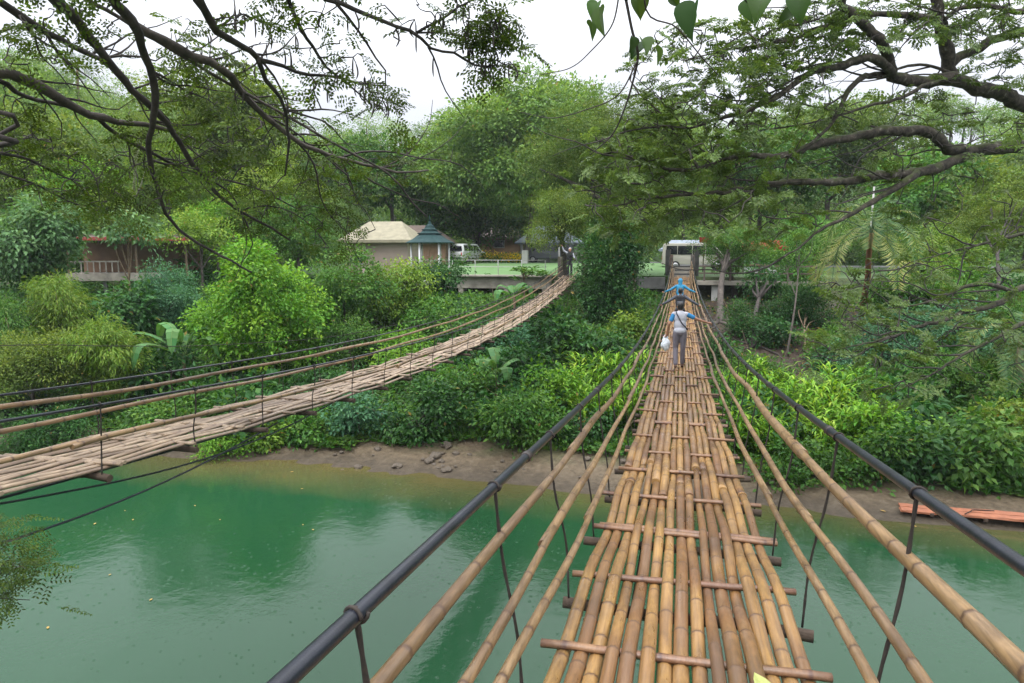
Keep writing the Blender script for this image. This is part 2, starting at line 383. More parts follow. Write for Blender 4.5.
def build_water():
    m, nt, b, o = newmat('river_water')
    geo = N(nt, 'ShaderNodeNewGeometry'); sp = N(nt, 'ShaderNodeSeparateXYZ'); nt.links.new(geo.outputs['Position'], sp.inputs[0])
    f = noise(nt, 0.35, 4, geo.outputs['Position'])
    ad = N(nt, 'ShaderNodeMath', operation='MULTIPLY_ADD'); nt.links.new(f, ad.inputs[0]); ad.inputs[1].default_value = 3.0; nt.links.new(sp.outputs[1], ad.inputs[2])
    sh = N(nt, 'ShaderNodeMapRange'); nt.links.new(ad.outputs[0], sh.inputs[0]); sh.inputs[1].default_value = 18.6; sh.inputs[2].default_value = 21.6
    deep = ramp(nt, noise(nt, 0.12, 3, geo.outputs['Position']), [(0.3, (0.010, 0.050, 0.020)), (0.7, (0.013, 0.058, 0.024))])
    c = ramp(nt, sh.outputs[0], [(0.0, (0, 0, 0)), (1.0, (1, 1, 1))])
    c = mixc(nt, c, deep, (0.095, 0.078, 0.03))
    nt.links.new(c, b.inputs['Base Color']); b.inputs['IOR'].default_value = 1.33
    b.inputs['Roughness'].default_value = 0.05
    # raindrop rings and small ripples
    v = N(nt, 'ShaderNodeTexVoronoi'); v.inputs['Scale'].default_value = 6.5; nt.links.new(geo.outputs['Position'], v.inputs['Vector'])
    mu = N(nt, 'ShaderNodeMath', operation='MULTIPLY'); nt.links.new(v.outputs['Distance'], mu.inputs[0]); mu.inputs[1].default_value = 42
    si = N(nt, 'ShaderNodeMath', operation='SINE'); nt.links.new(mu.outputs[0], si.inputs[0])
    fall = N(nt, 'ShaderNodeMapRange'); nt.links.new(v.outputs['Distance'], fall.inputs[0]); fall.inputs[1].default_value = 0.0; fall.inputs[2].default_value = 0.36; fall.inputs[3].default_value = 1; fall.inputs[4].default_value = 0
    wn = N(nt, 'ShaderNodeSeparateColor'); nt.links.new(v.outputs['Color'], wn.inputs[0])
    gate = N(nt, 'ShaderNodeMath', operation='GREATER_THAN'); nt.links.new(wn.outputs[0], gate.inputs[0]); gate.inputs[1].default_value = 0.62
    m1 = N(nt, 'ShaderNodeMath', operation='MULTIPLY'); nt.links.new(si.outputs[0], m1.inputs[0]); nt.links.new(fall.outputs[0], m1.inputs[1])
    m2 = N(nt, 'ShaderNodeMath', operation='MULTIPLY'); nt.links.new(m1.outputs[0], m2.inputs[0]); nt.links.new(gate.outputs[0], m2.inputs[1])
    rip = noise(nt, 2.6, 5, geo.outputs['Position'])
    m3 = N(nt, 'ShaderNodeMath', operation='MULTIPLY_ADD'); nt.links.new(m2.outputs[0], m3.inputs[0]); m3.inputs[1].default_value = 0.16; nt.links.new(rip, m3.inputs[2])
    bump(nt, b, m3.outputs[0], 0.22, 0.03)
    o_ = MB().add([(-420, -30, 0), (420, -30, 0), (420, 24, 0), (-420, 24, 0)], [[0, 1, 2, 3]]).build('water', m); struct(o_)

def sheet(name, x0, x1, y0, y1, mat, dz, nx=24, ny=24):
    xs = np.linspace(x0, x1, nx); ys = np.linspace(y0, y1, ny); X, Y = np.meshgrid(xs, ys)
    Z = gz(X, Y)+dz
    i = np.arange(ny-1)[:, None]*nx; j = np.arange(nx-1)[None, :]
    F = np.stack([i+j, i+j+1, i+nx+j+1, i+nx+j], -1).reshape(-1, 4)
    return struct(MB().add(np.stack([X, Y, Z], -1).reshape(-1, 3), F, smoothf=True).build(name, mat))

# ------------------------------------------------------------------ foliage
def leafq(pos, axis, n, L, W, fold=0.15, droop=0.12):
    axis = nrm(axis); side = nrm(np.cross(axis, n)); n = np.cross(side, axis)
    L = np.asarray(L)[..., None]; W = np.asarray(W)[..., None]
    a = pos + axis*L*0.45 + side*W/2 + n*W*fold
    c = pos + axis*L*0.45 - side*W/2 + n*W*fold
    return np.stack([pos, a, pos + axis*L - n*L*droop, c], 1)

def rand_dirs(rg, n):
    return nrm(rg.normal(size=(n, 3)))

STY = dict(
    broad=dict(l=0.17, w=0.10, cl=0.34, m=26, cov=1.5, droop=0.35),
    small=dict(l=0.11, w=0.055, cl=0.30, m=34, cov=1.35, droop=0.25),
    big=dict(l=0.26, w=0.15, cl=0.42, m=18, cov=1.6, droop=0.45),
    fine=dict(l=0.15, w=0.055, cl=0.48, m=46, cov=1.15, droop=0.15, flat=0.45),
    far=dict(l=0.36, w=0.20, cl=0.72, m=22, cov=1.35, droop=0.2, flat=0.7),
    rosette=dict(l=0.26, w=0.09, cl=0.22, m=14, cov=1.3, droop=0.1, ros=True),
    feather=dict(l=0.24, w=0.035, cl=0.42, m=46, cov=1.3, droop=0.7),
)
def leaf_crown(mb, rg, blobs, st, dens=1.0, lo=0.0, hi=1.0, core=0.12):
    s = STY[st]
    for c, r in blobs:
        c = np.asarray(c, float); r = np.asarray(r, float)
        area = 4*math.pi*((((r[0]*r[1])**1.6+(r[0]*r[2])**1.6+(r[1]*r[2])**1.6)/3)**(1/1.6))
        nl = area*s['cov']*dens/(0.5*s['l']*s['w'])
        nc = max(4, int(nl/s['m']*0.62))
        u = rand_dirs(rg, nc*2); keep = rg.random(nc*2) < np.where(u[:, 2] > -0.25, 1, 0.45); u = u[keep][:nc]; nc = len(u)
        rad = 0.78+0.30*rg.random(nc)**1.3
        rad = np.where(rg.random(nc) < 0.10, 1.08+0.32*rg.random(nc), rad)
        rad = np.where(rg.random(nc) < core, 0.3+0.45*rg.random(nc), rad)
        cc = c+u*r*rad[:, None]
        ct = lo+(hi-lo)*np.clip(0.42+0.22*rg.normal(size=nc)+0.10*u[:, 2], 0, 1)
        cv = rg.random(nc)
        m = s['m']
        fl = s.get('flat', 0.75)
        off = rg.normal(size=(nc, m, 3))*s['cl']*np.array([1, 1, fl])*0.62
        pos = (cc[:, None, :]+off).reshape(-1, 3)
        out = np.repeat(u, m, 0)
        if s.get('ros'):
            th = rg.random((nc, m))*2*np.pi; el = rg.random((nc, m))*0.9
            ax = np.stack([np.cos(th)*np.cos(el), np.sin(th)*np.cos(el), np.sin(el)-0.25], -1).reshape(-1, 3)
            pos = (cc[:, None, :]+off*0.35).reshape(-1, 3)
        else:
            ax = nrm(out*0.55+nrm(off.reshape(-1, 3))*0.6+rg.normal(size=(nc*m, 3))*0.35+np.array([0, 0, -s['droop']]))
        n = nrm(np.array([0, 0, 0.9])+out*0.45+rg.normal(size=(nc*m, 3))*0.35)
        k = nc*m
        sc = 0.7+0.6*rg.random(k)
        t = np.clip(np.repeat(ct, m)+0.13*rg.normal(size=k), 0, 1)
        vv = np.clip(np.repeat(cv, m)*0.7+0.3*rg.random(k), 0, 1); vv[rg.random(k) < 0.005] = 1.5
        mb.quads(leafq(pos, ax, n, s['l']*sc, s['w']*sc), t, vv)

def make_blobs(rg, c, r, n, frac=0.5, up=0.0):
    """lobes of uneven size inside an ellipsoid"""
    out = []
    for i in range(n):
        u = rand_dirs(rg, 1)[0]; u[2] = u[2]*0.9+up
        k = (0.42+0.5*rg.random())
        f = frac*(0.75+0.5*rg.random())
        out.append((np.asarray(c)+u*np.asarray(r)*k*(1-f*0.3), np.asarray(r)*f*np.array([1+0.3*rg.normal()*0.5, 1, 0.85])))
    return out

def trunk_mesh(rg, base, top, r0, blobs, nl=4, sides=7):
    mb = MB()
    base = np.asarray(base, float); top = np.asarray(top, float)
    mid = (base+top)/2+rg.normal(size=3)*np.array([0.1, 0.1, 0])*np.linalg.norm(top-base)*0.4
    p = spline([base-np.array([0, 0, 0.3]), base+np.array([0, 0, 0.15]), mid, top], 12)
    rr = r0*(1-0.65*np.linspace(0, 1, 12)); rr[0] *= 1.7; rr[1] *= 1.15
    mb.tube(p, rr, sides)
    idx = rg.permutation(len(blobs))[:nl]
    for i in idx:
        a = p[int(6+rg.random()*4)]; b = blobs[i][0]
        q = spline([a, (a+b)/2+rg.normal(size=3)*0.15+np.array([0, 0, 0.15]), b], 7)
        mb.tube(q, np.linspace(r0*0.5, r0*0.12, 7), 5)
    return mb

seed = [100]
def plant(name, cat, label, px, yt, yb, w, fw, st, mat, nb=6, frac=0.5, dens=1.0, bark=None, r0=None, group=None, lo=0, hi=1, depth=None, up=0.0, bx=None, trunk=True, by=None, roots=0):
    """a tree or shrub whose crown spans the photo box, standing on the land below it"""
    seed[0] += 1; rg = np.random.default_rng(seed[0])
    if fw is None:
        g = GP(px, yb-0.10*(yb-yt)); fw = float(-g[0]*math.sin(AZ)+g[1]*math.cos(AZ))+ (depth or w/2*0.04)*0.35
        depth = w/FPX*fw*0.8
    a = P(px, yt, fw); b = P(px, yb, fw)
    rz = abs(a[2]-b[2])/2; rx = w/2*fw/FPX*1.0; ry = depth/2 if depth else rx*0.9
    c = (a+b)/2
    gx, gy = (c[0], c[1]) if bx is None else bx
    base = np.array([gx, gy, G(gx, gy)])
    if by is not None: base = GP(by[0], by[1]); base[2] = G(base[0], base[1])
    t = thing(name, label, cat, base, group)
    loc = c-base
    blobs = make_blobs(rg, loc, (rx, ry, rz), nb, frac, up)
    mb = MB(); leaf_crown(mb, rg, blobs, st, dens, lo, hi)
    mb.build('crown' if trunk else 'foliage', LM[mat], t)
    if trunk:
        r0 = r0 or max(0.06, rx*0.05)
        top = loc+np.array([0, 0, rz*0.15])
        if top[2] < 0.3: top[2] = 0.3
        trunk_mesh(rg, (0, 0, 0), top, r0, blobs, min(5, nb)).build('trunk', bark or BARK, t)
        for i in range(roots):
            th = -1.57+(i/(roots-1)-0.5)*3.6; q = []
            for k in range(8):
                x = math.cos(th)*k*0.28+0.12*math.sin(k*1.3+i); y = math.sin(th)*k*0.28+0.12*math.cos(k*1.7+i)
                q.append((x, y, G(base[0]+x, base[1]+y)-base[2]+0.05+(0.22 if k == 0 else 0)))
            MB().tube(spline(q, 20), np.linspace(r0*0.5, r0*0.12, 20), 6).build('root', bark or BARK, t)
    return t

def bamboo_clump(label, px, yt, yb, w, fw, mat, nc=16, group=None):
    seed[0] += 1; rg = np.random.default_rng(seed[0])
    a = P(px, yt, fw); b = P(px, yb, fw); base = np.array([b[0], b[1], G(b[0], b[1])])
    H = max(1.5, a[2]-base[2]); sp = w/2*fw/FPX
    t = thing('bamboo_clump', label, 'bamboo', base, group)
    cm = MB(); lm = MB(); s = STY['feather']
    for i in range(nc):
        th = rg.random()*2*np.pi; d = np.array([np.cos(th), np.sin(th), 0]); k = rg.random()**0.6
        hh = H*(1-0.42*k*rg.random()-0.1*k)
        q = spline([d*0.15, d*sp*0.25*k+np.array([0, 0, hh*0.55]), d*sp*0.6*k+np.array([0, 0, hh*0.92]), d*sp*(0.95*k+0.1)+np.array([0, 0, hh*(0.98-0.2*k)])], 14)
        cm.tube(q, np.linspace(0.035, 0.008, 14), 5)
        m = 260
        ti = 4+rg.random(m)*9; i0 = np.minimum(ti.astype(int), 12); fr = (ti-i0)[:, None]
        c = q[i0]*(1-fr)+q[i0+1]*fr+rg.normal(size=(m, 3))*np.array([.28, .28, .2])
        kk = 5
        pos = np.repeat(c, kk, 0)+rg.normal(size=(m*kk, 3))*0.07
        ax = nrm(np.repeat(nrm(c-q[i0]+d*0.2), kk, 0)*0.7+rg.normal(size=(m*kk, 3))*0.4+np.array([0, 0, -0.5]))
        lm.quads(leafq(pos, ax, nrm(rg.normal(size=(m*kk, 3))*0.4+np.array([0, 0, 1])), 0.15+0.14*rg.random(m*kk), 0.03+0.012*rg.random(m*kk)), np.clip(np.repeat(0.25+0.5*rg.random(m), kk)+0.12*rg.normal(size=m*kk), 0, 1), rg.random(m*kk))
    cm.build('culm_cluster', BARKT, t); lm.build('foliage', LM[mat], t)
    return t

def frond(lm, sm, rg, base, d, L, sag, nl=38, ll=0.55, lw=0.04, tint=0.5):
    d = nrm(np.asarray(d, float)); h = nrm(d*np.array([1, 1, 0])+1e-6)
    p = spline([base, base+d*L*0.4+np.array([0, 0, 0.04*L]), base+d*L*0.55+h*L*0.22+np.array([0, 0, -sag*L*0.25]), base+d*L*0.5+h*L*0.38+np.array([0, 0, -sag*L*0.75])], 12)
    sm.tube(p, np.linspace(0.03, 0.006, 12), 4)
    ti = np.linspace(1.6, 10.9, nl); i0 = ti.astype(int); fr = (ti-i0)[:, None]
    c = p[i0]*(1-fr)+p[i0+1]*fr; tg = nrm(p[i0+1]-p[i0])
    side = nrm(np.cross(tg, np.array([0, 0, 1.0])))
    prof = np.sin(np.clip(np.linspace(0.12, 1.0, nl), 0, 1)*np.pi*0.93)**0.6
    for s in (-1, 1):
        ax = nrm(side*s+tg*0.55+np.array([0, 0, -0.35])+rg.normal(size=(nl, 3))*0.08)
        lm.quads(leafq(c, ax, nrm(np.cross(ax, tg)*s*-1+0.01), ll*prof, np.full(nl, lw), 0.05, 0.25), np.clip(tint+0.15*rg.normal(size=nl), 0, 1), rg.random(nl))

def palm(label, px, yc, fw, nf, L, base=None, tr=0.14, bark=None, name='coconut_palm', sag=1.0, lw=0.05, group=None, dead=0):
    seed[0] += 1; rg = np.random.default_rng(seed[0])
    c = P(px, yc, fw)
    b = P(*base) if base else c.copy(); b[2] = G(b[0], b[1])
    t = thing(name, label, 'palm tree', b, group)
    top = c-b
    p = spline([(0, 0, -0.3), top*0.35+np.array([0.1, 0, 0]), top*0.7, top], 14)
    if top[2] > 0.4: MB().tube(p, np.linspace(tr*1.3, tr*0.8, 14), 8).build('trunk', bark or BARKT, t)
    for i in range(nf):
        th = 2*np.pi*(i*0.381966)+rg.random()*0.3; el = 1.15-1.7*(i/nf)
        lm = MB(); sm = MB()
        frond(lm, lm, rg, top, (np.cos(th)*np.cos(el), np.sin(th)*np.cos(el), np.sin(el)), L*(0.85+0.25*rg.random()), sag*(0.6+0.6*rg.random()), 40, L*0.24, lw, tint=(0.95 if i >= nf-dead else 0.4+0.3*rg.random()))
        lm.build('frond', LM['palm'], t)
    return t

def banana(label, px, yb, fw, H, nl, seedk=0, spread=1.0):
    seed[0] += 1; rg = np.random.default_rng(seed[0])
    b = P(px, yb, fw); b[2] = max(G(b[0], b[1]), 0.3)
    t = thing('banana_plant', label, 'banana plant', b)
    MB().tube(spline([(0, 0, -0.2), (0.03, 0, H*0.25), (0, 0.02, H*0.5)], 8), np.linspace(0.11, 0.06, 8), 8).build('stem', BARKT, t)
    for i in range(nl):
        th = 2*np.pi*i*0.381966+seedk; el = 1.2-0.9*i/nl; L = H*0.62*(0.85+0.3*rg.random())
        d = np.array([np.cos(th)*np.cos(el), np.sin(th)*np.cos(el), np.sin(el)]); h = nrm(d*np.array([1, 1, 0]))
        a = np.array([0, 0, H*0.48])
        p = spline([a, a+d*L*0.5, a+d*L*0.65+h*L*0.3*spread, a+d*L*0.6+h*L*0.5*spread-np.array([0, 0, L*0.35])], 12)
        lm = MB(); lm.tube(p, np.linspace(0.02, 0.005, 12), 4, tint=0.9)
        tg = nrm(np.gradient(p, axis=0)); side = nrm(np.cross(tg, np.array([0, 0, 1.0])+h*0.01)); up = np.cross(side, tg)
        w = 0.26*np.sin(np.clip((np.linspace(0, 1, 12)-0.18)/0.82, 0, 1)*np.pi)**0.55
        for s in (-1, 1):
            for k in range(2, 11):
                g0, g1 = 0.04, 0.97-0.1*(rg.random() < 0.3)
                q = p[k]*(1-g1)+p[k+1]*g1
                lm.quads(np.array([[p[k], q, q+side[k+1]*s*w[k+1]-up[k]*0.05, p[k]+side[k]*s*w[k]-up[k]*0.05]]), 0.35+0.4*rg.random(), rg.random())
        lm.build('leaf_blade', LM['banana'], t)
    return t

# ------------------------------------------------------------------ bridges
def bambooshape(mb, path, r0, r1, rg, sp=0.38, sides=9, squash=1.0):
    """one culm along a path function of metres: rings swell and darken at the nodes"""
    p = np.asarray(path, float)
    d = np.concatenate([[0], np.cumsum(np.linalg.norm(np.diff(p, axis=0), axis=1))]); L = d[-1]
    s = [0.0]; t = [0.0]; k = [1.0]; v = [rg.random()]
    x = rg.random()*sp*0.8+0.05; vv = rg.random(); b0 = rg.random()*0.55
    while x < L-0.03:
        for dx, kk, tt in ((-0.016, 1.0, 0.15), (-0.004, 1.06, 0.85), (0.005, 1.06, 0.95), (0.016, 1.0, 0.25), (0.035, 0.985, 0.0)):
            s.append(x+dx); k.append(kk); t.append(tt); v.append(vv)
        v2 = np.clip(b0+0.35*rg.random(), 0, 1); 
        g = sp*(0.75+0.5*rg.random()); 
        s.append(x+g*0.5); k.append(0.985); t.append(0); v.append(v2)
        vv = v2; x += g
    s.append(L); k.append(1.0); t.append(0.1); v.append(vv)
    s = np.array(s); o = np.argsort(s); s = np.clip(s[o], 0, L); k = np.array(k)[o]; t = np.array(t)[o]; v = np.array(v)[o]
    keep = np.concatenate([[True], np.diff(s) > 1e-4]); s, k, t, v = s[keep], k[keep], t[keep], v[keep]
    q = np.stack([np.interp(s, d, p[:, i]) for i in range(3)], 1)
    mb.tube(q, k*np.linspace(r0, r1, len(s)), sides, tint=t, vary=v, squash=squash)

def bridge(name, label, X0, zf, y0, y1, half, narrow, lanes, railh, railx, hsp, bam, bamr, slat, messy, sp=1.085, side_h=(0.76, 0.51, 0.34), first=2.2, seedv=7):
    rg = np.random.default_rng(seedv)
    root = thing(name, label, 'bridge')
    wd = lambda y: 1-narrow*smooth((y-14)/(y1-14))
    xc = lambda y: X0*np.ones_like(y)
    pitch = 2*half/lanes
    # deck culms, woven in threes over and under the cross slats
    for ln in range(lanes):
        g = ln//3; sg = -1 if g % 2 == 0 else 1
        off = -half+pitch*(ln+0.5)
        y = y0-0.9+rg.random()*0.9*-1
        while y < y1:
            Lp = 8.2+1.6*rg.random() if y > y0+0.1 or True else 0
            e = min(y+Lp, y1+0.15)
            if y1-e < 2: e = y1+0.1*rg.random()
            ys = np.linspace(y, e, int((e-y)/0.12)+2)
            jit = pitch*0.05*np.sin(ys*(0.7+0.5*rg.random())+rg.random()*6)+pitch*0.035*np.sin(ys*2.3+rg.random()*6)+messy*0.022*np.sin(ys*0.45+rg.random()*6)
            A = 0.032 if messy < .5 else 0.014
            zo = -sg*A*np.cos(np.pi*(ys-first)/sp)+0.004*np.sin(ys*3+rg.random()*6)+messy*0.016*rg.normal()
            if rg.random() < 0.35: zo = zo+0.02*np.exp(-(ys-y)/0.4)
            r = pitch*0.5*(0.84+0.28*rg.random())
            pth = np.stack([xc(ys)+(off+jit)*wd(ys), ys, zf(ys)+zo], 1)
            mb = MB(); bambooshape(mb, pth, r*(0.97+0.1*rg.random())*float(wd(y)), r*0.9*float(wd(e)), rg, 0.46, 10, 0.82 if messy < .5 else 0.5)
            mb.build('bamboo_pole', bam, root)
            y = e+0.005+0.03*rg.random()
    # cross slats
    k = 0; y = first
    while y < y1-0.3:
        if y > y0+0.2:
            yy = y+0.03*rg.normal()
            w = float(wd(y)); l = half*w+0.03+0.11*rg.random(); l2 = half*w+0.03+0.11*rg.random()
            z = float(zf(y)); c = float(xc(y)); sk = 0.03*rg.normal()
            n = 2 if (k % 5 == 3) else 1
            mb = MB()
            for q in range(n):
                pth = np.stack([np.linspace(c-l+0.05*q, c+l2, 9), np.full(9, yy+q*0.045)+np.linspace(-sk, sk, 9), z+0.003*rg.normal(size=9)+0.014+q*0.004], 1)
                bambooshape(mb, pth, 0.026, 0.026, rg, 0.4, 6, 0.8)
            mb.build('cross_slat', slat, root)
        y += sp; k += 1
    # handrails: black sleeved cable with collars
    for s in (-1, 1):
        ys = np.linspace(y0-2.5, y1+0.6, 120)
        xs = xc(ys)+s*railx*wd(ys)
        hr_ = lambda q, i=(0 if s < 0 else 1): railh[i][0]-railh[i][1]*np.exp(-np.maximum(q, 0)/4.5)
        zs = zf(ys)+hr_(ys)
        h = MB().tube(np.stack([xs, ys, zs], 1), 0.0225 if messy < 0.5 else 0.014, 10).build('handrail', PIPE, root)
        cm_y = y0+0.6+(0.4 if s > 0 else 0)
        while cm_y < y1-0.5:
            yy = np.array([cm_y-0.035, cm_y-0.03, cm_y+0.03, cm_y+0.035])
            pth = np.stack([np.interp(yy, ys, xs), yy, np.interp(yy, ys, zs)], 1)
            MB().tube(pth, np.array([0.025, 0.029, 0.029, 0.025])*(1 if messy < .5 else .65), 10).build('collar', PIPEJ, h)
            cm_y += 2.6+1.6*rg.random()
        # three bamboo side rails
        for i, hh in enumerate(side_h if not isinstance(side_h[0], tuple) else side_h[0 if s < 0 else 1]):
            y = y0-2.0-rg.random(); ph = rg.random(4)*6.28
            rx = railx*(0.97-0.09*i)
            while y < y1-1:
                e = min(y+6.5+2*rg.random(), y1+0.3)
                if y1-e < 1.5: e = y1+0.2
                yr = np.linspace(y, e, int((e-y)/0.2)+2)
                wob = 0.007*np.sin(yr*1.9+ph[0])+0.011*np.sin(yr*0.9+ph[1])+0.02*np.exp(-(yr-y)/0.25)
                wz = 0.010*np.sin(yr*1.5+ph[2])+0.012*np.sin(yr*0.8+ph[3])-0.02*np.exp(-(yr-y)/0.25)
                pth = np.stack([xc(yr)+s*(rx+wob)*wd(yr), yr, zf(yr)+hh*hr_(yr)+wz], 1)
                big = (0.036 if (i == 0 and s > 0) else 0.028) if messy < 0.5 else 0.03
                mb = MB(); bambooshape(mb, pth, big*(0.9+0.2*rg.random()), big*0.75, rg, 0.36, 8)
                mb.build('side_rail', bamr, root)
                y = e-0.25
        # rope hangers to the crossbeam ends
        y = y0+0.55
        while y < y1-0.4:
            w = float(wd(y)); hr = float(hr_(y))
            top = np.array([X0+s*railx*w, y, float(zf(y))+hr+0.022]); bot = np.array([X0+s*(half*w+0.055), y+0.01*rg.normal(), float(zf(y))-0.07])
            q = spline([top, top*0.66+bot*0.34+np.array([s*0.012, 0.02*rg.normal(), 0]), top*0.33+bot*0.67+np.array([-s*0.014, 0.02*rg.normal(), 0]), bot], 16)
            MB().tube(q, 0.0075+0.0015*np.sin(np.arange(16)*2.5), 6).tube(np.stack([top[0]+0.026*np.cos(np.linspace(0, 6.3, 14)), top[1]+np.linspace(-0.02, 0.02, 14), top[2]-0.022+0.026*np.sin(np.linspace(0, 6.3, 14))], 1), 0.006, 5).build('hanger_rope', ROPE, root)
            y += hsp
        MB().tube(np.stack([xc(ys)+s*0.3, ys, zf(ys)-0.13+0.0*ys], 1), 0.014, 6).build('support_cable', PIPE, root)
    y = y0+0.55
    while y < y1-0.3:
        w = float(wd(y))
        a = half*w+0.08+0.07*rg.random(); b = half*w+0.08+0.07*rg.random(); z = float(zf(y))-0.088
        q = np.stack([np.linspace(X0-a, X0+b, 6), np.full(6, y)+0.02*rg.normal(size=6), z+0.008*rg.normal(size=6)], 1)
        MB().tube(q, 0.034+0.006*rg.random(), 7).build('crossbeam', BEAM, root)
        y += hsp
    return root

z1 = lambda d: EYE+(-1.98-0.0612*(d-3)+0.00363*(d-3)*(d-17.7))
z2 = lambda d: EYE+(-2.0-0.051*(d-4.4)+0.0031*(d-4.4)*(d-14.6))

build_ground(); build_water()
LAWN = plain('green_court', (0.13, 0.235, 0.085), 0.95, (0.09, 0.18, 0.06), 0.9)
ROAD = plain('road_asphalt', (0.10, 0.10, 0.10), 0.8, (0.06, 0.06, 0.06), 1.2)
sheet('court', -17.5, -0.6, 41.3, 61.5, LAWN, 0.02)
sheet('road', -32, 26, 63.5, 73.5, ROAD, 0.012, 60, 12)

bridge('bamboo_footbridge', 'golden bamboo hanging footbridge with black handrails and three people walking on it', 0.065, z1, -0.4, 40.2, 0.635, 0.33, 15, ((1.10, 0.26), (1.14, 0.13)), 0.82, 1.3, BAM, BAMR, SLAT, 0.0, seedv=7)
B2 = bridge('bamboo_footbridge', 'greyer weathered bamboo hanging footbridge curving up from the left over the water', -6.12, z2, -0.5, 38.8, 0.62, 0.28, 15, ((0.66, 0.06), (0.66, 0.06)), 0.72, 1.32, BAMO, BAMR, BAMO, 1.0, seedv=11, side_h=((0.80, 0.46), (0.48,)))
for (ya, yb, dz, xx) in ((1.2, 8.6, 0.35, -5.62), (4.2, 10.6, 0.22, -5.75)):
    yy_ = np.linspace(ya, yb, 24)
    MB().tube(np.stack([np.full(24, xx), yy_, z2(yy_)-0.12-dz*np.sin((yy_-ya)/(yb-ya)*np.pi)], 1), 0.011, 6).build('support_cable', PIPE, B2)
# ------------------------------------------------------------------ far wood and hillside
def hill_forest():
    rg = np.random.default_rng(5); mb = MB(); tr = MB()
    n = 0
    while n < 330:
        x = rg.uniform(-150, 120); y = rg.uniform(48, 165)
        if y < 76 and -40 < x < 34: continue
        if x > 24 and y < 76 and rg.random() < 0.3: continue
        if y < 60 and abs(x) < 52: continue
        z = G(x, y); r = rg.uniform(3.0, 5.6)*(1.15 if y > 100 else 1); h = rg.uniform(4, 9.0)
        bl = [((x+rg.normal()*r*0.4, y+rg.normal()*r*0.4, z+h-r*0.2+rg.normal()*0.9), np.array([r, r, r*0.8])*rg.uniform(0.5, 0.75)) for _ in range(3)]
        lo = rg.random()*0.4
        leaf_crown(mb, rg, bl, 'far', 0.30 if y > 90 else 0.4, lo, lo+0.6)
        tr.tube([(x, y, z-0.5), (x+0.2, y, z+h*0.5), (x, y, z+h)], [0.25, 0.2, 0.1], 5)
        n += 1
    for _ in range(420):
        x = rg.uniform(-120, 90); y = rg.uniform(75, 110); 
        if rg.random() < .35: x = rg.choice([-1, 1])*rg.uniform(36, 70)-8; y = rg.uniform(40, 80)
        r = rg.uniform(1.2, 2.4)
        leaf_crown(mb, rg, [((x, y, G(x, y)+r*.5), np.array([r*1.2, r*1.2, r]))], 'far', .45, 0, .55)
    for _ in range(150):
        x = rg.uniform(-54, -18); y = rg.uniform(42, 64)
        if x > -31 and y < 58: continue
        r = rg.uniform(0.9, 1.8)
        leaf_crown(mb, rg, [((x, y, G(x, y)+r*.4), np.array([r*1.3, r*1.3, r]))], 'big', .6, 0.1, .7)
    f = mb.build('hill_forest', LM['pale']); stuff(f, 'dense green wooded hillside rising behind the far bank', 'forest')
    g = tr.build('forest_trunk_mass', BARK, f); g['kind'] = 'stuff'
hill_forest()

# ------------------------------------------------------------------ trees behind the platform
def T(label, *a, name='broadleaf_tree', cat='tree', **k): return plant(name, cat, label, *a, **k)
T('tall hazy spreading tree behind the green court, left of the leaning trunk', 525, 60, 240, 205, 64, 'far', 'pale', nb=26, frac=0.34, dens=0.8, r0=0.3, name='rain_tree')
T('mid green tree filling the background just behind the cream roofed house', 395, 120, 222, 110, 70, 'far', 'mid', nb=14, frac=0.4, dens=0.9)
T('round green tree behind the gazebo, below the bright gap of sky', 455, 140, 240, 80, 74, 'far', 'mid', nb=10, frac=0.45, dens=0.9)
T('tall olive tree on the left hillside, its top against the sky', 225, 62, 210, 140, 56, 'far', 'olive', nb=18, frac=0.38, dens=1.0)
T('rounded tree with yellowish leaves on the left hillside beyond the white trunk', 165, 128, 225, 110, 50, 'broad', 'yellow', nb=10, frac=0.42, dens=0.55)
T('feathery hillside tree at far left under the thick mossy limb', 40, 105, 215, 130, 54, 'far', 'olive', nb=14, frac=0.4, dens=0.9)
T('green tree on the hillside right of the white trunk and above the red roof beam', 275, 140, 245, 100, 48, 'broad', 'olive', nb=10, frac=0.42, dens=0.6)
T('distant tree at far left whose crown touches the pale sky', 30, 62, 150, 110, 88, 'far', 'pale', nb=12, frac=0.42, dens=0.8)
T('distant hill tree left of the sky gap, behind the olive tree', 320, 122, 215, 110, 84, 'far', 'pale', nb=12, frac=0.42, dens=0.8)
T('tree with a thin white trunk on the left hillside above the red roof beam', 138, 105, 185, 70, 44, 'small', 'olive', nb=8, frac=0.4, dens=0.45, bark=BARKP, r0=0.16, by=(131, 255, 44), name='white_trunked_tree')
T('leafy tree behind the yellow flower hedge, hiding most of the brown house', 478, 178, 250, 100, 76, 'far', 'mid', nb=10, frac=0.46, dens=1.0)
T('tree between the brown house and the pavilion', 528, 172, 246, 80, 78, 'far', 'olive', nb=9, frac=0.46, dens=1.0)
T('dark tree behind the pavilion roof', 585, 170, 252, 90, 78, 'far', 'mid', nb=10, frac=0.46, dens=1.0)
T('tree filling the gap between gazebo and brown house', 432, 172, 238, 70, 72, 'far', 'mid', nb=9, frac=0.46, dens=0.9)
T('bushy tree on the left hillside just above the bright green tree', 300, 190, 268, 90, 43, 'broad', 'mid', nb=10, frac=0.46, dens=0.7)
T('yellow green bushy tree on the hillside behind the red roof beam', 235, 168, 240, 100, 52, 'broad', 'yellow', nb=10, frac=0.46, dens=0.6)
T('bright bushy tree at the left edge of the hillside', 20, 150, 235, 110, 49, 'broad', 'yellow', nb=10, frac=0.46, dens=0.6)
T('light green bushy tree on the hillside above the cassava bushes', 92, 150, 228, 100, 50, 'broad', 'bright', nb=10, frac=0.46, dens=0.55)
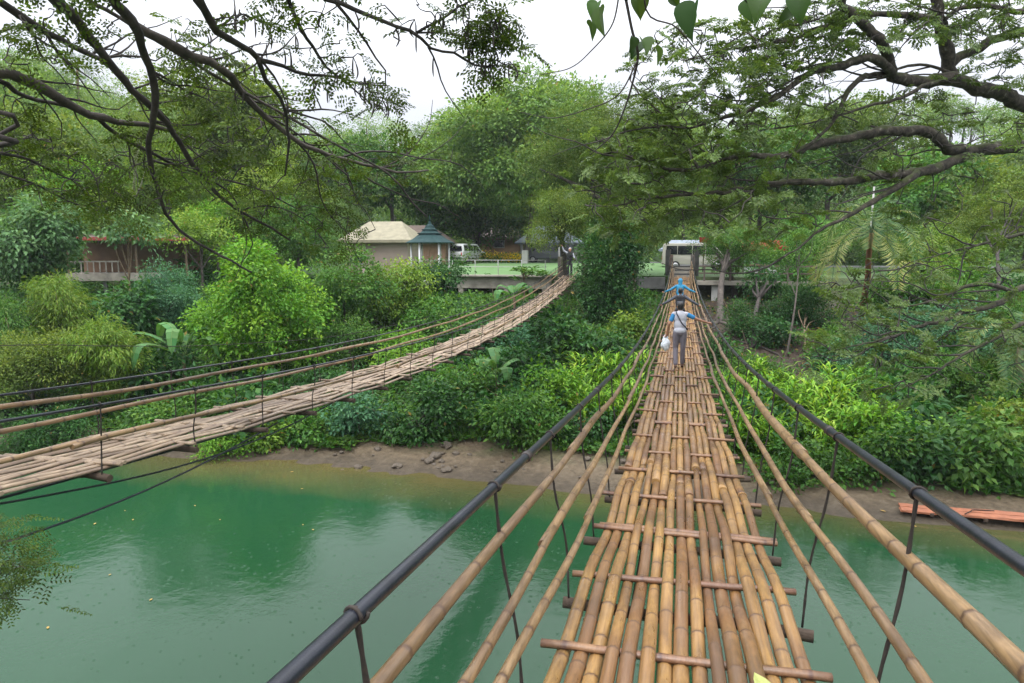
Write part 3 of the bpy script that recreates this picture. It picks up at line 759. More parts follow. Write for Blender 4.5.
T('shrubby tree at the left of the white trunk, low on the hillside', 115, 180, 250, 60, 47, 'broad', 'olive', nb=8, frac=0.46, dens=0.6, name='shrub', cat='shrub')
# big leaning tree by the bridge ends
T('big leaning rain tree with layered crown above the far bridge ends', 620, 68, 262, 205, 44, 'fine', 'rain', nb=38, frac=0.26, dens=0.55, r0=0.42, bark=MOSS, name='rain_tree', by=(622, 280, 40), depth=9)
T('low boughs drooping over the van at the bridge end', 715, 190, 234, 140, 41, 'fine', 'rain', nb=14, frac=0.34, dens=0.7, r0=0.16, bark=MOSS, name='rain_tree', by=(735, 300, 38), depth=5)
T('drooping leafy boughs over the green court, left of the stairs', 645, 185, 262, 60, 40, 'fine', 'rain', nb=12, frac=0.34, dens=0.6, r0=0.14, bark=MOSS, name='rain_tree', by=(634, 300, 0), depth=4)
T('small mossy trunked tree standing right at the end of the weathered bridge', 558, 185, 262, 78, 40.5, 'small', 'olive', nb=12, frac=0.38, dens=0.55, r0=0.24, bark=MOSS, by=(566, 280, 39.8))
T('ivy covered tree between the two bridge ends', 610, 212, 340, 60, 34.5, 'broad', 'dark', nb=26, frac=0.34, dens=1.1, r0=0.35, bark=BARKD, name='ivy_clad_tree')
# right background wall
T('broad green tree behind the red roofed stall on the right', 760, 112, 235, 120, 58, 'far', 'mid', nb=16, frac=0.4, dens=0.9)
T('tall layered rain tree beyond the coconut palm on the right', 830, 88, 215, 150, 66, 'far', 'rain', nb=18, frac=0.36, dens=0.85, name='rain_tree')
T('mid green tree on the right between the palm crown and the thin dark trunk', 930, 150, 260, 120, 52, 'far', 'mid', nb=14, frac=0.4, dens=0.9)
T('darker tree at the right edge behind the overhanging limbs', 1030, 128, 265, 120, 50, 'far', 'olive', nb=14, frac=0.4, dens=0.9)
T('low yellowish green tree right of the coconut palm trunk', 925, 225, 300, 90, 42, 'broad', 'yellow', nb=9, frac=0.42, dens=0.5)
T('tree with a thin dark straight trunk at the right, above the shrubs', 990, 170, 250, 110, 36, 'small', 'olive', nb=10, frac=0.4, dens=0.4, r0=0.12, bark=BARKD, by=(998, 330, 36))
T('bushy tree left of the coconut palm, behind the walkway', 800, 205, 270, 80, 46, 'broad', 'mid', nb=10, frac=0.44, dens=0.6)
T('leafy tree over the raised walkway, right of the stall', 790, 222, 300, 70, 38.5, 'broad', 'mid', nb=9, frac=0.42, dens=0.5, bark=BARKD)
T('dark rounded tree on the slope right of the bare earth', 806, 272, 352, 52, 33, 'small', 'dark', nb=8, frac=0.46, dens=1.0, bark=BARKT, by=(810, 372, 33))
T('slim ivy wrapped tree on the bare earth slope', 764, 246, 330, 40, 35, 'broad', 'dark', nb=8, frac=0.42, dens=0.5, r0=0.16, bark=BARKD, by=(754, 345, 34), name='ivy_clad_tree', roots=4)
T('thin grey poled sapling standing on the bare earth slope', 800, 225, 275, 56, 31, 'small', 'mid', nb=6, frac=0.4, dens=0.4, r0=0.055, bark=BARK, by=(787, 358, 30))
T('grey trunked tree with spreading roots beside the bridge end stairs', 728, 225, 275, 80, 38, 'small', 'mid', nb=9, frac=0.4, dens=0.45, r0=0.22, bark=BARK, by=(720, 322, 0), roots=6)

# ------------------------------------------------------------------ left bank
T('bright green rounded tree behind the weathered bridge', 264, 225, 400, 145, 30, 'broad', 'bright', nb=40, frac=0.24, dens=0.85, r0=0.16, bark=BARKD, name='bright_green_tree')
T('blue green feathery tree left of the bright green tree', 168, 248, 345, 78, 33, 'small', 'blue', nb=12, frac=0.42, dens=0.8)
bamboo_clump('yellow green bamboo clump arching at the left below the house deck', 62, 265, 365, 76, 30, 'yellow', 20)
bamboo_clump('lower bamboo clump with pale tips behind the left end of the weathered bridge', 110, 318, 415, 84, 27, 'yellow', 18)
bamboo_clump('dark green bamboo clump at the far left edge', 8, 290, 390, 70, 29, 'mid', 14)
T('grey green bush at the left edge above the black handrail', 34, 322, 420, 100, 26, 'small', 'olive', nb=12, frac=0.42, dens=0.9)
T('pale blue green cassava bush at the left edge below the mossy limb', 28, 185, 290, 120, 37, 'big', 'sage', nb=16, frac=0.4, dens=0.8, name='cassava_bush', cat='bush')
T('pale cassava bush in front of the red roof beam', 128, 204, 246, 66, 36, 'big', 'sage', nb=10, frac=0.40, dens=0.38, bark=BARKT, r0=0.08, name='cassava_bush', cat='bush')
T('cassava bush hiding the left end of the red roof beam', 44, 222, 300, 70, 36.5, 'big', 'sage', nb=12, frac=0.44, dens=0.7, name='cassava_bush', cat='bush')
T('dark leafy shrub beneath the wooden house deck', 118, 283, 350, 70, 31, 'big', 'dark', nb=9, frac=0.44, dens=0.9, name='shrub', cat='shrub')
T('large leaved shrub below the blue green tree, left of the banana plant', 150, 335, 400, 70, 28.5, 'big', 'dark', nb=9, frac=0.44, dens=0.9, name='shrub', cat='shrub')
T('green tree on the slope behind the bamboo at left, above the pale hillside grass', 200, 208, 262, 70, 41, 'broad', 'yellow', nb=8, frac=0.44, dens=0.6)
T('light green shrub on the open hillside right of the red roof beam', 215, 196, 245, 80, 47, 'broad', 'bright', nb=8, frac=0.42, dens=0.5, name='shrub', cat='shrub')
banana('banana plant with long drooping leaves under the bright green tree', 186, 402, 29, 4.0, 9, 0.4)
T('bright yellow green shrub in front of the gazebo', 402, 250, 335, 66, 36, 'broad', 'yellow', nb=10, frac=0.42, dens=0.7, name='shrub', cat='shrub')
T('olive shrub in front of the cream roofed house wall', 384, 256, 320, 50, 37, 'broad', 'olive', nb=9, frac=0.42, dens=0.6, name='shrub', cat='shrub')
T('dark blue green bush beside the gazebo, left of the concrete platform', 440, 254, 296, 52, 38, 'broad', 'dark', nb=9, frac=0.42, dens=0.8, name='shrub', cat='shrub')
T('green bush below the cream roofed house', 345, 240, 345, 84, 34, 'broad', 'mid', nb=9, frac=0.44, dens=0.7, name='shrub', cat='shrub')
T('dark leafy bush under the concrete platform, left of its pillar', 452, 288, 350, 84, 33.5, 'broad', 'mid', nb=10, frac=0.42, dens=0.7, name='shrub', cat='shrub')
T('small papaya like sapling in front of the platform wall', 524, 262, 284, 46, 38.5, 'rosette', 'mid', nb=5, frac=0.4, dens=0.6, bark=BARKT, r0=0.05, name='papaya_sapling')
banana('banana plant with a yellowing leaf in front of the platform wall', 514, 306, 36, 2.3, 5, 1.0)
banana('banana plant with one broad leaf below the weathered bridge', 497, 420, 27, 2.4, 6, 2.0)
T('thin leaved bush behind the handrails of the weathered bridge at centre left', 345, 318, 375, 90, 31, 'small', 'mid', nb=9, frac=0.42, dens=0.7, name='shrub', cat='shrub')

# slope between the bridges
SL = [
 ('bluish rounded bush at the water edge left of the beach', 358, 385, 452, 66, 23.2, 'broad', 'blue'),
 ('leafy bush overhanging the beach below the middle of the weathered bridge', 425, 372, 455, 92, 23.6, 'broad', 'dark'),
 ('dark bush left of the broad banana leaf', 460, 350, 430, 70, 25.5, 'broad', 'mid'),
 ('large dark bush above the beach between the two bridges', 508, 385, 462, 100, 24, 'broad', 'mid'),
 ('glossy bush right under the climbing end of the weathered bridge', 520, 338, 405, 80, 28, 'big', 'dark'),
 ('light green bush in the middle of the slope between the bridges', 548, 360, 435, 74, 26, 'broad', 'bright'),
 ('dark vine covered bush below the far end of the weathered bridge', 566, 305, 385, 62, 33, 'big', 'dark'),
 ('dark bush at the foot of the ivy covered tree', 606, 322, 385, 56, 33, 'big', 'dark'),
 ('low bush with dark gaps left of the golden bridge', 578, 400, 452, 70, 24.5, 'broad', 'dark'),
 ('small bright bush near the left handrail of the golden bridge', 632, 310, 350, 34, 35, 'broad', 'yellow'),
 ('bush beneath the left part of the weathered bridge near the water', 300, 405, 450, 80, 24.2, 'broad', 'mid'),
 ('bright green bush overhanging the water at the end of the beach', 222, 428, 465, 72, 22.3, 'small', 'bright'),
 ('pale green leaves hanging over the water below the weathered bridge', 268, 420, 455, 50, 23, 'broad', 'yellow'),
 ('green bush behind the left end of the weathered bridge deck', 160, 395, 455, 90, 25, 'broad', 'mid'),
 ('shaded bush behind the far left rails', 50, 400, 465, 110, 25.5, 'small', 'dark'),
 ('broad leaved bush between the left rails and the bright green tree', 228, 380, 440, 80, 26, 'big', 'mid'),
 ('dark bush behind the weathered bridge in line with its middle', 330, 365, 420, 80, 28, 'broad', 'dark'),
 ('green bush behind the weathered bridge left of the platform', 400, 325, 385, 90, 31, 'broad', 'bright'),
 ('large leaved glossy bush at the right water edge behind the plank', 960, 405, 502, 130, 18.4, 'big', 'mid'),
 ('bright leafy bush behind the black handrail at right', 880, 395, 475, 110, 20.2, 'broad', 'bright'),
 ('dense green bush at the water edge right of the golden bridge', 800, 432, 500, 100, 19.8, 'broad', 'mid'),
 ('small leaved bush between the two right water edge bushes', 868, 430, 497, 90, 19.2, 'broad', 'mid'),
 ('fern like shrub on the slope above the right bushes', 945, 352, 425, 120, 22.5, 'small', 'mid'),
 ('grassy shrub at the right edge above the plank', 1020, 385, 470, 80, 20.5, 'broad', 'olive'),
 ('pale green spreading shrub in the right middle distance', 900, 300, 385, 100, 27, 'small', 'blue'),
 ('pale bush right of the dark rounded tree', 848, 335, 385, 70, 27, 'small', 'blue'),
 ('blue green bush low on the right under the spreading limb', 970, 300, 370, 90, 27, 'broad', 'blue'),
 ('bush behind the right limb tips, left of the palm fronds', 900, 262, 330, 90, 33, 'broad', 'mid'),
 ('bright small bush in the right distance under the thin dark trunk', 960, 245, 310, 70, 34, 'broad', 'bright'),
 ('shrub at the right edge behind the palm fronds', 1030, 270, 370, 80, 30, 'small', 'mid'),
 ('low shrub on the bare earth left of the slim ivy wrapped tree', 742, 300, 345, 40, 34, 'small', 'dark'),
 ('dark shrub standing in the middle of the bare earth slope', 772, 312, 352, 46, 0, 'broad', 'dark'),
 ('shrub at the lower edge of the bare earth above the ginger bed', 720, 335, 372, 44, 0, 'broad', 'dark'),
 ('bush at the right end of the bare earth below the dark rounded tree', 832, 318, 372, 56, 0, 'broad', 'mid'),
 ('large leaved dark bush in the hollow under the weathered bridge end', 548, 300, 352, 64, 0, 'big', 'dark'),
 ('leafy bush between the ivy covered tree and the weathered bridge', 572, 330, 382, 60, 0, 'big', 'mid'),
 ('dark bush left of the golden bridge handrail, above the ginger bed', 622, 335, 378, 44, 0, 'broad', 'dark'),
 ('blue green bush halfway up the slope under the weathered bridge', 500, 318, 366, 64, 0, 'broad', 'blue'),
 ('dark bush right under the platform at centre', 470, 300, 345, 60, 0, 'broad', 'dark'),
 ('low dark shrub at the top of the bare earth slope', 775, 295, 330, 46, 36, 'small', 'dark'),
]
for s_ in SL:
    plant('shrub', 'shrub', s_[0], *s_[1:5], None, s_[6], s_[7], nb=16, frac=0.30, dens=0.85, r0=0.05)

# filler shrubs that nothing tells apart
def fillers():
    rg = np.random.default_rng(77)
    protos = []
    for st, mt in (('broad', 'dark'), ('broad', 'mid'), ('small', 'mid'), ('big', 'dark')):
        t = thing('shrub', 'low dark green shrub among many like it filling the far bank slope', 'shrub', (0, 0, 0), 'low filler shrubs on the far bank slope')
        mb = MB(); bl = make_blobs(rg, (0, 0, 0.55), (0.95, 0.95, 0.7), 9, 0.5)
        leaf_crown(mb, rg, bl, st, 0.9); mb.build('foliage', LM[mt], t)
        trunk_mesh(rg, (0, 0, 0), (0, 0, 0.7), 0.04, bl, 4).build('stem', BARKD, t)
        protos.append(t)
    n = 0; used = [0]*4
    while n < 130:
        x = rg.uniform(-36, 26); y = rg.uniform(21.6, 40.0)
        if -0.3 < x < 9.5 and y > 28.5: continue
        if abs(x-0.07) < 1.3 and z1(y)-G(x, y) < 2.6: continue
        if abs(x+6.1) < 1.3 and z2(y)-G(x, y) < 2.6: continue
        if y < 23.2 and -9 < x < 6: continue
        if -19 < x < -2 and y > 36: continue
        k = int(rg.integers(0, 4)); s = rg.uniform(0.7, 1.5)
        loc = (x, y, G(x, y)-0.1)
        if used[k] == 0:
            protos[k].location = loc; protos[k].scale = (s,)*3
        else: dup(protos[k], loc, rg.random()*6.28, scale=s)
        used[k] += 1; n += 1
fillers()

# ginger like plants with upright blades
def gingers():
    rg = np.random.default_rng(31); protos = []
    for v in range(3):
        t = thing('ginger_plant', '', 'ginger plant')
        mb = MB(); sm = MB()
        for i in range(15):
            th = rg.random()*6.28; k = rg.random(); b = np.array([np.cos(th)*0.3*k, np.sin(th)*0.3*k, -0.1]); h = 0.9+0.55*rg.random()
            d = np.array([np.cos(th)*0.35*k, np.sin(th)*0.35*k, 1])
            p = spline([b, b+d*h*0.5, b+d*h*np.array([1.25, 1.25, 1])], 8)
            sm.tube(p, np.linspace(0.013, 0.006, 8), 4)
            m = 11; ts = np.linspace(2.0, 6.9, m); i0 = ts.astype(int); c = p[i0]*(1-(ts-i0))[:, None]+p[i0+1]*(ts-i0)[:, None]
            an = th+np.pi*np.arange(m)+0.3*rg.normal(size=m)
            ax = np.stack([np.cos(an), np.sin(an), 0.85+0.35*rg.random(m)], -1)
            n = np.stack([-np.cos(an)*0.8, -np.sin(an)*0.8, np.full(m, 1.0)], -1)
            mb.quads(leafq(c, ax, n, 0.30+0.14*rg.random(m), 0.06+0.02*rg.random(m), 0.2, 0.3), np.clip(0.35+0.25*rg.normal(size=m)+0.3*np.linspace(-0.5, 1, m), 0, 1), rg.random(m))
        mb.build('foliage', LM['ginger'], t); sm.build('stem_cluster', LM['grass'], t); protos.append(t)
    L = 'upright bright green ginger plant in the bed left of the golden bridge'
    Rr = 'upright bright green ginger plant in the bed right of the golden bridge'
    n = [0]
    def put(x, y, lab, grp):
        z = G(x, y)
        if n[0] < 3:
            o = protos[n[0]]; o.location = (x, y, z); o['label'] = lab; o['group'] = grp; o.rotation_euler = (0, 0, rg.random()*6)
        else: dup(protos[int(rg.integers(0, 3))], (x, y, z), rg.random()*6.28, lab, grp, rg.uniform(0.8, 1.25))
        n[0] += 1
    for i in range(46):
        p = P(rg.uniform(578, 650), 380, rg.uniform(23.6, 28)); put(p[0], p[1], L, 'ginger plants left of the golden bridge')
    k = 0
    while k < 74:
        x = rg.uniform(0.9, 7.2); y = rg.uniform(22.8, 29.0)
        if y > 26.5+0.25*x*1.0+0.6: continue
        put(x, y, Rr, 'ginger plants right of the golden bridge'); k += 1
gingers()

# ground cover: leaf litter, creepers and grass
def cover():
    rg = np.random.default_rng(9); n = 180000
    x = rg.uniform(-45, 34, n); y = 21.2+(rg.random(n)**1.25)*20
    clear = (x > -0.2) & (x < 9.5+rg.normal(size=n)*0.6) & (y > 28+0.15*x) 
    k = ~clear | (rg.random(n) < 0.03)
    k &= ~((y < 22.4+0.5*np.sin(x*0.8)) & (x > -11) & (x < 7.5))
    x, y = x[k], y[k]; n = len(x)
    hp = np.clip(0.28+0.45*np.sin(x*0.8+1.7*np.sin(y*0.7))*np.sin(y*1.1+x*0.5), 0.12, 0.8)*np.where((y < 23.5) | ((x > -0.8) & (x < 9)), 0.35, 1)*np.where((x < -4) & (y > 38), .3, 1)
    z = gz(x, y)+0.04+hp*rg.random(n)**0.7
    pos = np.stack([x, y, z], -1)
    ax = nrm(rg.normal(size=(n, 3))*np.array([1, 1, 0.4])+np.array([0, -0.4, 0.35]))
    ct = 0.5+0.5*np.sin(x*1.1+2*np.sin(y*0.9))*0.6
    mb = MB(); mb.quads(leafq(pos, ax, nrm(rg.normal(size=(n, 3))*0.4+np.array([0, -0.3, 1])), 0.16+0.16*rg.random(n), 0.09+0.06*rg.random(n)), np.clip(ct*0.6+0.25*rg.normal(size=n)+0.1, 0, 1), rg.random(n))
    stuff(mb.build('ground_cover', LM['mid']), 'low leafy ground cover and creepers over the far bank slope', 'ground cover')
    st = MB()
    for i in range(330):
        xx, yy = rg.uniform(-38, 28), rg.uniform(22.6, 37.5)
        if -1.2 < xx < 1.4: continue
        q = np.array([xx, yy, G(xx, yy)]); d = np.array([rg.normal()*0.4, rg.normal()*0.4-.15, 1]); L = rg.uniform(0.8, 1.9)
        st.tube(spline([q, q+d*L*0.5, q+d*L*np.array([1.2, 1.2, 0.95])], 7), np.linspace(0.014, 0.005, 7), 4)
    stuff(st.build('dry_undergrowth', BARKT), 'thin dry stalks standing in the undergrowth of the far bank', 'undergrowth')
    n = 9000
    x = rg.uniform(0, 10, n); y = rg.uniform(27.5, 40, n); k = (np.sin(x*2.1+y*1.3)+np.sin(x*0.9-y*2.2)+0.7*rg.normal(size=n)) > 0.9; x, y = x[k], y[k]; n = len(x)
    pos = np.stack([x, y, gz(x, y)+0.02+0.25*rg.random(n)**2], -1); ax = nrm(rg.normal(size=(n, 3))*np.array([1, 1, 0.5])+np.array([0, -.3, 0.4]))
    mb = MB(); mb.quads(leafq(pos, ax, nrm(rg.normal(size=(n, 3))*0.4+np.array([0, -0.3, 1])), 0.10+0.14*rg.random(n), 0.05+0.05*rg.random(n)), np.clip(0.4+0.25*rg.normal(size=n), 0, 1), np.where(rg.random(n) < .35, 1.5, rg.random(n)))
    stuff(mb.build('leaf_litter', LM['dark']), 'dead leaves and seedlings scattered over the bare earth', 'leaf litter')
    n = 26000
    x = rg.uniform(-5, 8, n); y = rg.uniform(22.2, 27, n)
    x2 = rg.uniform(-34, 30, n//2); y2 = rg.uniform(22.6, 25, n//2); x = np.concatenate([x, x2]); y = np.concatenate([y, y2]); n = len(x)
    pos = np.stack([x, y, gz(x, y)], -1)
    ax = nrm(rg.normal(size=(n, 3))*0.45+np.array([0, 0, 1]))
    mb = MB(); mb.quads(leafq(pos, ax, nrm(rg.normal(size=(n, 3))), 0.14+0.22*rg.random(n), np.full(n, 0.018), 0.1, 0.2), np.clip(0.5+0.25*rg.normal(size=n), 0, 1), rg.random(n))
    stuff(mb.build('bank_grass', LM['grass']), 'bright grass at the top of the muddy beach', 'grass')
cover()

palm('coconut palm with drooping fronds and reddish trunk at right', 872, 232, 32, 18, 3.3, base=(861, 322, 36), bark=BARKR, tr=0.13, dead=6)
palm('distant coconut palm against the sky at upper left', 77, 66, 88, 13, 3.2, base=(80, 140, 88), tr=0.16)
def roots():
    pass
palm('small palm with low fronds at the right edge of the slope', 1022, 335, 24, 11, 2.6, name='palm', sag=0.9)
palm('second palm, with fronds arching over the right bushes', 985, 372, 25, 9, 2.2, name='palm', sag=1.1)

# ------------------------------------------------------------------ overhanging trees
def spray_template(rg, npin=6, nl=9, L=0.34, ll=0.04, lw=0.017):
    """a flat twice-divided leaf lying in the local xy plane, stalk along +x"""
    Q = []
    for i in range(npin):
        b = np.array([L*(0.25+0.75*i/npin), 0, -0.04*i/npin]); s = 1 if i % 2 else -1
        a = math.radians(48+10*rg.random())*s; d = np.array([math.cos(a), math.sin(a), -0.12])
        pl = L*0.62*(1-0.35*abs(i/npin-0.4))
        for j in range(nl):
            c = b+d*pl*(j+0.6)/nl
            for q in (-1, 1):
                aa = a+q*1.05; e = np.array([[math.cos(aa), math.sin(aa), -0.25+0.3*rg.normal()]])
                Q.append(leafq(c[None], e, np.array([[0.2*rg.normal(), 0.2*rg.normal(), 1]]), np.array([ll*(0.8+0.4*rg.random())]), np.array([lw]))[0])
    return np.array(Q)

class Overhang:
    def __init__(s, root, loc, seedv, ll=0.04, lw=0.017, npin=6, nl=8):
        s.root = root; s.loc = np.asarray(loc, float); s.rg = np.random.default_rng(seedv)
        s.nodes = []; s.tw = MB(); s.lf = MB(); s.T = [spray_template(s.rg, npin, nl, 0.34, ll, lw) for _ in range(5)]
    def limb(s, px, r0, r1, mat, name='limb', sides=8, ext=None, node=True):
        """px = (photo x, photo y, metres in front) along the limb"""
        pts = [P(*p) for p in px]
        if ext is not None: pts = [np.asarray(e, float) for e in ext]+[pts[0]+nrm(pts[0]-pts[1])*0.9+np.array([0, 0, 0.1])]+pts
        Ln = sum(np.linalg.norm(pts[i+1]-pts[i]) for i in range(len(pts)-1))
        n = max(8, int(Ln/0.16))
        q = spline(pts, n)
        q = q+s.rg.normal(size=q.shape)*r0*0.10
        k0 = 0.0
        if ext is not None:
            se = [np.linalg.norm(pts[i+1]-pts[i]) for i in range(len(pts)-1)]; k0 = sum(se[:len(ext)+1])/sum(se)
        u_ = np.linspace(0, 1, n); rr = np.where(u_ < k0, r0*1.12, r0+(r1-r0)*np.clip((u_-k0)/(1-k0), 0, 1))*(1+0.10*s.rg.normal(size=n)*0.6)
        MB().tube(q-s.loc, rr, sides).build(name, mat, s.root)
        if node: s.nodes += [p for p in q]
        return q
    def spray(s, p, d, size, tint):
        rg = s.rg; T = s.T[int(rg.integers(0, 5))]
        d = nrm(np.asarray(d)); up = nrm(np.array([0.3*rg.normal(), 0.3*rg.normal(), 1.0]))
        y = nrm(np.cross(up, d)); z = np.cross(d, y)
        M = np.stack([d, y, z], 0)
        s.lf.quads((T.reshape(-1, 3)*size) @ M .reshape(3, 3) .astype(float).reshape(-1, 4, 3) if False else ((T.reshape(-1, 3)*size) @ M + (p-s.loc)).reshape(-1, 4, 3), np.clip(tint+0.12*rg.normal(size=len(T)), 0, 1), np.clip(tint+0.2*rg.normal(size=len(T)), 0, 1))
    k = 0.45
    def fill(s, ells, reach=2.2, per=3, flat=0.5, size=(0.8, 1.4), droop=0.15, twig=0.006):
        rg = s.rg; tg = []
        for (px, py, rx, ry, fw, dfw, n) in ells:
            for _ in range(int(n*s.k)):
                while True:
                    a, b = rg.uniform(-1, 1, 2)
                    if a*a+b*b < 1: break
                tg.append(P(px+a*rx, py+b*ry, fw+rg.uniform(-dfw, dfw)))
        tg = np.array(tg); nd = np.array(s.nodes)
        dist = np.array([np.min(np.sum((nd-t)**2, 1)) for t in tg]); order = np.argsort(dist)
        buf = np.zeros((len(nd)+len(tg)*5, 3)); buf[:len(nd)] = nd; m = len(nd)
        for i in order:
            t = tg[i]; dd = np.sum((buf[:m]-t)**2, 1); j = int(np.argmin(dd)); a = buf[j]; L = math.sqrt(dd[j])
            if L > 0.03:
                q = spline([a, a*0.6+t*0.4+rg.normal(size=3)*L*0.10+np.array([0, 0, 0.06*L]), a*0.25+t*0.75+rg.normal(size=3)*L*0.08, t], 6)
                r = min(0.02, twig*(0.6+0.9*L))
                s.tw.tube(q-s.loc, np.linspace(r, twig*0.45, 6), 4, cap=False)
                buf[m:m+3] = q[[2, 4, 5]]; m += 3
                dr = t-a
            else: dr = rg.normal(size=3)
            ct = np.clip(0.45+0.2*rg.normal(), 0, 1)
            for k in range(per):
                d = nrm(nrm(dr)*0.5+rg.normal(size=3)*np.array([0.8, 0.8, 0.3])+np.array([0, 0, -droop]))
                s.spray(t+rg.normal(size=3)*0.10, d, rg.uniform(*size), ct)
        s.nodes = list(buf[:m]); s.targets = tg
    def pods(s, n, mat, box):
        rg = s.rg; mb = MB(); nd = np.array(s.nodes); c = 0; tries = 0
        while c < n and tries < 20000:
            tries += 1
            p = nd[int(rg.integers(0, len(nd)))]
            v = unproj(p)
            if not any(b[0] < v[0] < b[2] and b[1] < v[1] < b[3] for b in box): continue
            L = rg.uniform(0.14, 0.26); cv = rg.normal(size=2)*0.03
            q = np.array([[0, 0, 0], [cv[0], cv[1], -L*0.35], [cv[0]*1.2, cv[1]*1.2, -L*0.7], [cv[0]*0.2, cv[1]*0.2, -L]])
            mb.tube(spline(p-s.loc+q, 7), [0.003, 0.008, 0.010, 0.010, 0.010, 0.008, 0.003], 5); c += 1
        o = mb.build('seed_pod_cluster', mat, s.root); o['kind'] = 'stuff'
    def done(s, mat, tmat):
        s.tw.build('twig_tangle', tmat, s.root); s.lf.build('foliage', mat, s.root)

def unproj(p):
    x, y, z = p[0], p[1], p[2]-EYE
    X = x*math.cos(AZ)+y*math.sin(AZ); F = -x*math.sin(AZ)+y*math.cos(AZ)
    d = F*math.cos(PITCH)-z*math.sin(PITCH); u = F*math.sin(PITCH)+z*math.cos(PITCH)
    return 512+FPX*X/d, 341.5-FPX*u/d

def D(pts, d0, d1):
    n = len(pts); return [(x, y, d0+(d1-d0)*i/max(1, n-1)) for i, (x, y) in enumerate(pts)]

def left_tree():
    b = np.array([-13.0, -3.2, 0]); b[2] = G(b[0], b[1])
    root = thing('overhanging_tree', 'dark branching tree with hanging seed pods reaching in from the upper left', 'tree', b)
    o = Overhang(root, b, 21, 0.072, 0.036, 5, 4)
    c1 = P(-260, -330, 5.0); c2 = b+np.array([0.6, 1.2, 4.6])
    tr = spline([b-np.array([0, 0, .4]), b+np.array([0.1, 0.2, 2.0]), c2, c2*0.5+c1*0.5+np.array([-.3, 0, .2]), c1], 18)
    MB().tube(tr-b, np.linspace(0.42, 0.16, 18), 10).build('trunk', BARKD, root)
    E = [c1]; K = BARKD
    o.limb(D([(-60, 70), (0, 72), (35, 83), (70, 105), (98, 118), (135, 123), (165, 129), (195, 140), (220, 155)], 7.6, 10.3), 0.085, 0.008, BARK, ext=[c2])
    o.limb(D([(98, 118), (118, 135), (148, 151), (175, 165), (200, 174), (255, 188), (300, 210)], 9.0, 11), 0.03, 0.009, K)
    o.limb(D([(-60, 62), (0, 81), (18, 93), (37, 100), (58, 104), (90, 112)], 7.8, 9.2), 0.035, 0.02, K, ext=[c2])
    o.limb(D([(-60, -40), (0, 2), (35, 26), (60, 40), (83, 51), (100, 59), (116, 70)], 7.4, 9.4), 0.05, 0.03, K, ext=E)
    o.limb(D([(20, -50), (54, 0), (70, 12), (84, 30), (100, 51), (116, 70), (132, 91), (151, 107), (162, 117), (175, 135), (188, 158), (205, 178), (222, 199), (242, 212), (269, 227), (290, 240)], 7.2, 10.8), 0.062, 0.014, K, ext=E)
    o.limb(D([(100, -40), (114, 0), (123, 10), (135, 26), (141, 46), (148, 65), (155, 88), (154, 120), (149, 138), (149, 155), (155, 178), (162, 203), (169, 218), (188, 237), (219, 255), (252, 273)], 7.0, 10.4), 0.058, 0.012, K, ext=E)
    o.limb(D([(135, 26), (158, 39), (188, 55), (215, 64), (232, 77), (242, 94), (263, 114), (286, 133), (310, 148), (340, 158), (372, 166), (400, 172), (428, 170)], 8.0, 10.6), 0.06, 0.012, BARK)
    o.limb(D([(60, -30), (88, 0), (110, 12), (180, 55), (205, 70), (240, 90), (285, 115), (340, 147), (378, 167), (400, 185), (411, 201), (427, 217)], 7.4, 11), 0.026, 0.012, BARK, ext=E)
    o.limb(D([(180, -50), (198, 0), (206, 11), (213, 28), (226, 37), (241, 46), (254, 54), (261, 65), (266, 81), (278, 93), (285, 109), (287, 122), (289, 145), (285, 175)], 7.0, 9.5), 0.05, 0.012, K, ext=E)
    o.limb(D([(259, 60), (278, 64), (300, 73), (329, 76), (347, 80), (362, 84), (390, 86)], 8.0, 9.6), 0.028, 0.008, K)
    o.limb(D([(280, -40), (289, 0), (296, 19), (306, 37), (315, 49), (326, 67), (342, 79), (356, 91), (372, 105)], 7.4, 9.2), 0.028, 0.008, K, ext=E)
    o.limb(D([(230, -50), (329, 0), (343, 5), (359, 12), (378, 19), (395, 26), (416, 33), (428, 47), (444, 52), (458, 54), (469, 63), (483, 67), (497, 65), (513, 69), (527, 74)], 6.8, 8.8), 0.034, 0.006, K, ext=E)
    o.limb(D([(416, 33), (430, 25), (444, 18), (458, 7), (469, 2), (490, -8)], 8.0, 8.4), 0.017, 0.006, K)
    o.limb(D([(428, 47), (436, 63), (443, 86), (455, 105), (464, 118)], 8.1, 8.6), 0.012, 0.004, K)
    o.limb(D([(416, 33), (440, 33), (462, 37), (478, 44), (490, 52)], 8.0, 8.5), 0.012, 0.004, K)
    o.limb(D([(336, 3), (347, 16), (360, 33), (365, 40), (374, 56), (385, 69), (386, 80), (383, 100)], 7.6, 8.4), 0.018, 0.005, K)
    o.limb(D([(360, 84), (372, 83), (386, 84)], 9.0, 9.4), 0.012, 0.006, K)
    o.limb(D([(-30, 150), (0, 172), (35, 184), (62, 198), (80, 206)], 7.0, 9.2), 0.018, 0.006, K, ext=[c2])
    o.limb(D([(-30, 148), (0, 153), (30, 160), (58, 174), (80, 182)], 7.2, 9.4), 0.025, 0.006, K, ext=[c2])
    o.limb(D([(286, 133), (305, 150), (316, 170), (320, 195), (330, 215), (350, 235)], 9.6, 10.6), 0.02, 0.006, K)
    o.limb(D([(340, 158), (362, 152), (392, 152), (420, 158), (452, 162), (470, 172), (488, 195)], 10.4, 11.6), 0.018, 0.005, K)
    o.limb(D([(345, 160), (370, 180), (395, 192), (415, 200), (440, 205), (462, 220)], 10.4, 11.6), 0.016, 0.005, K)
    rg = np.random.default_rng(90)
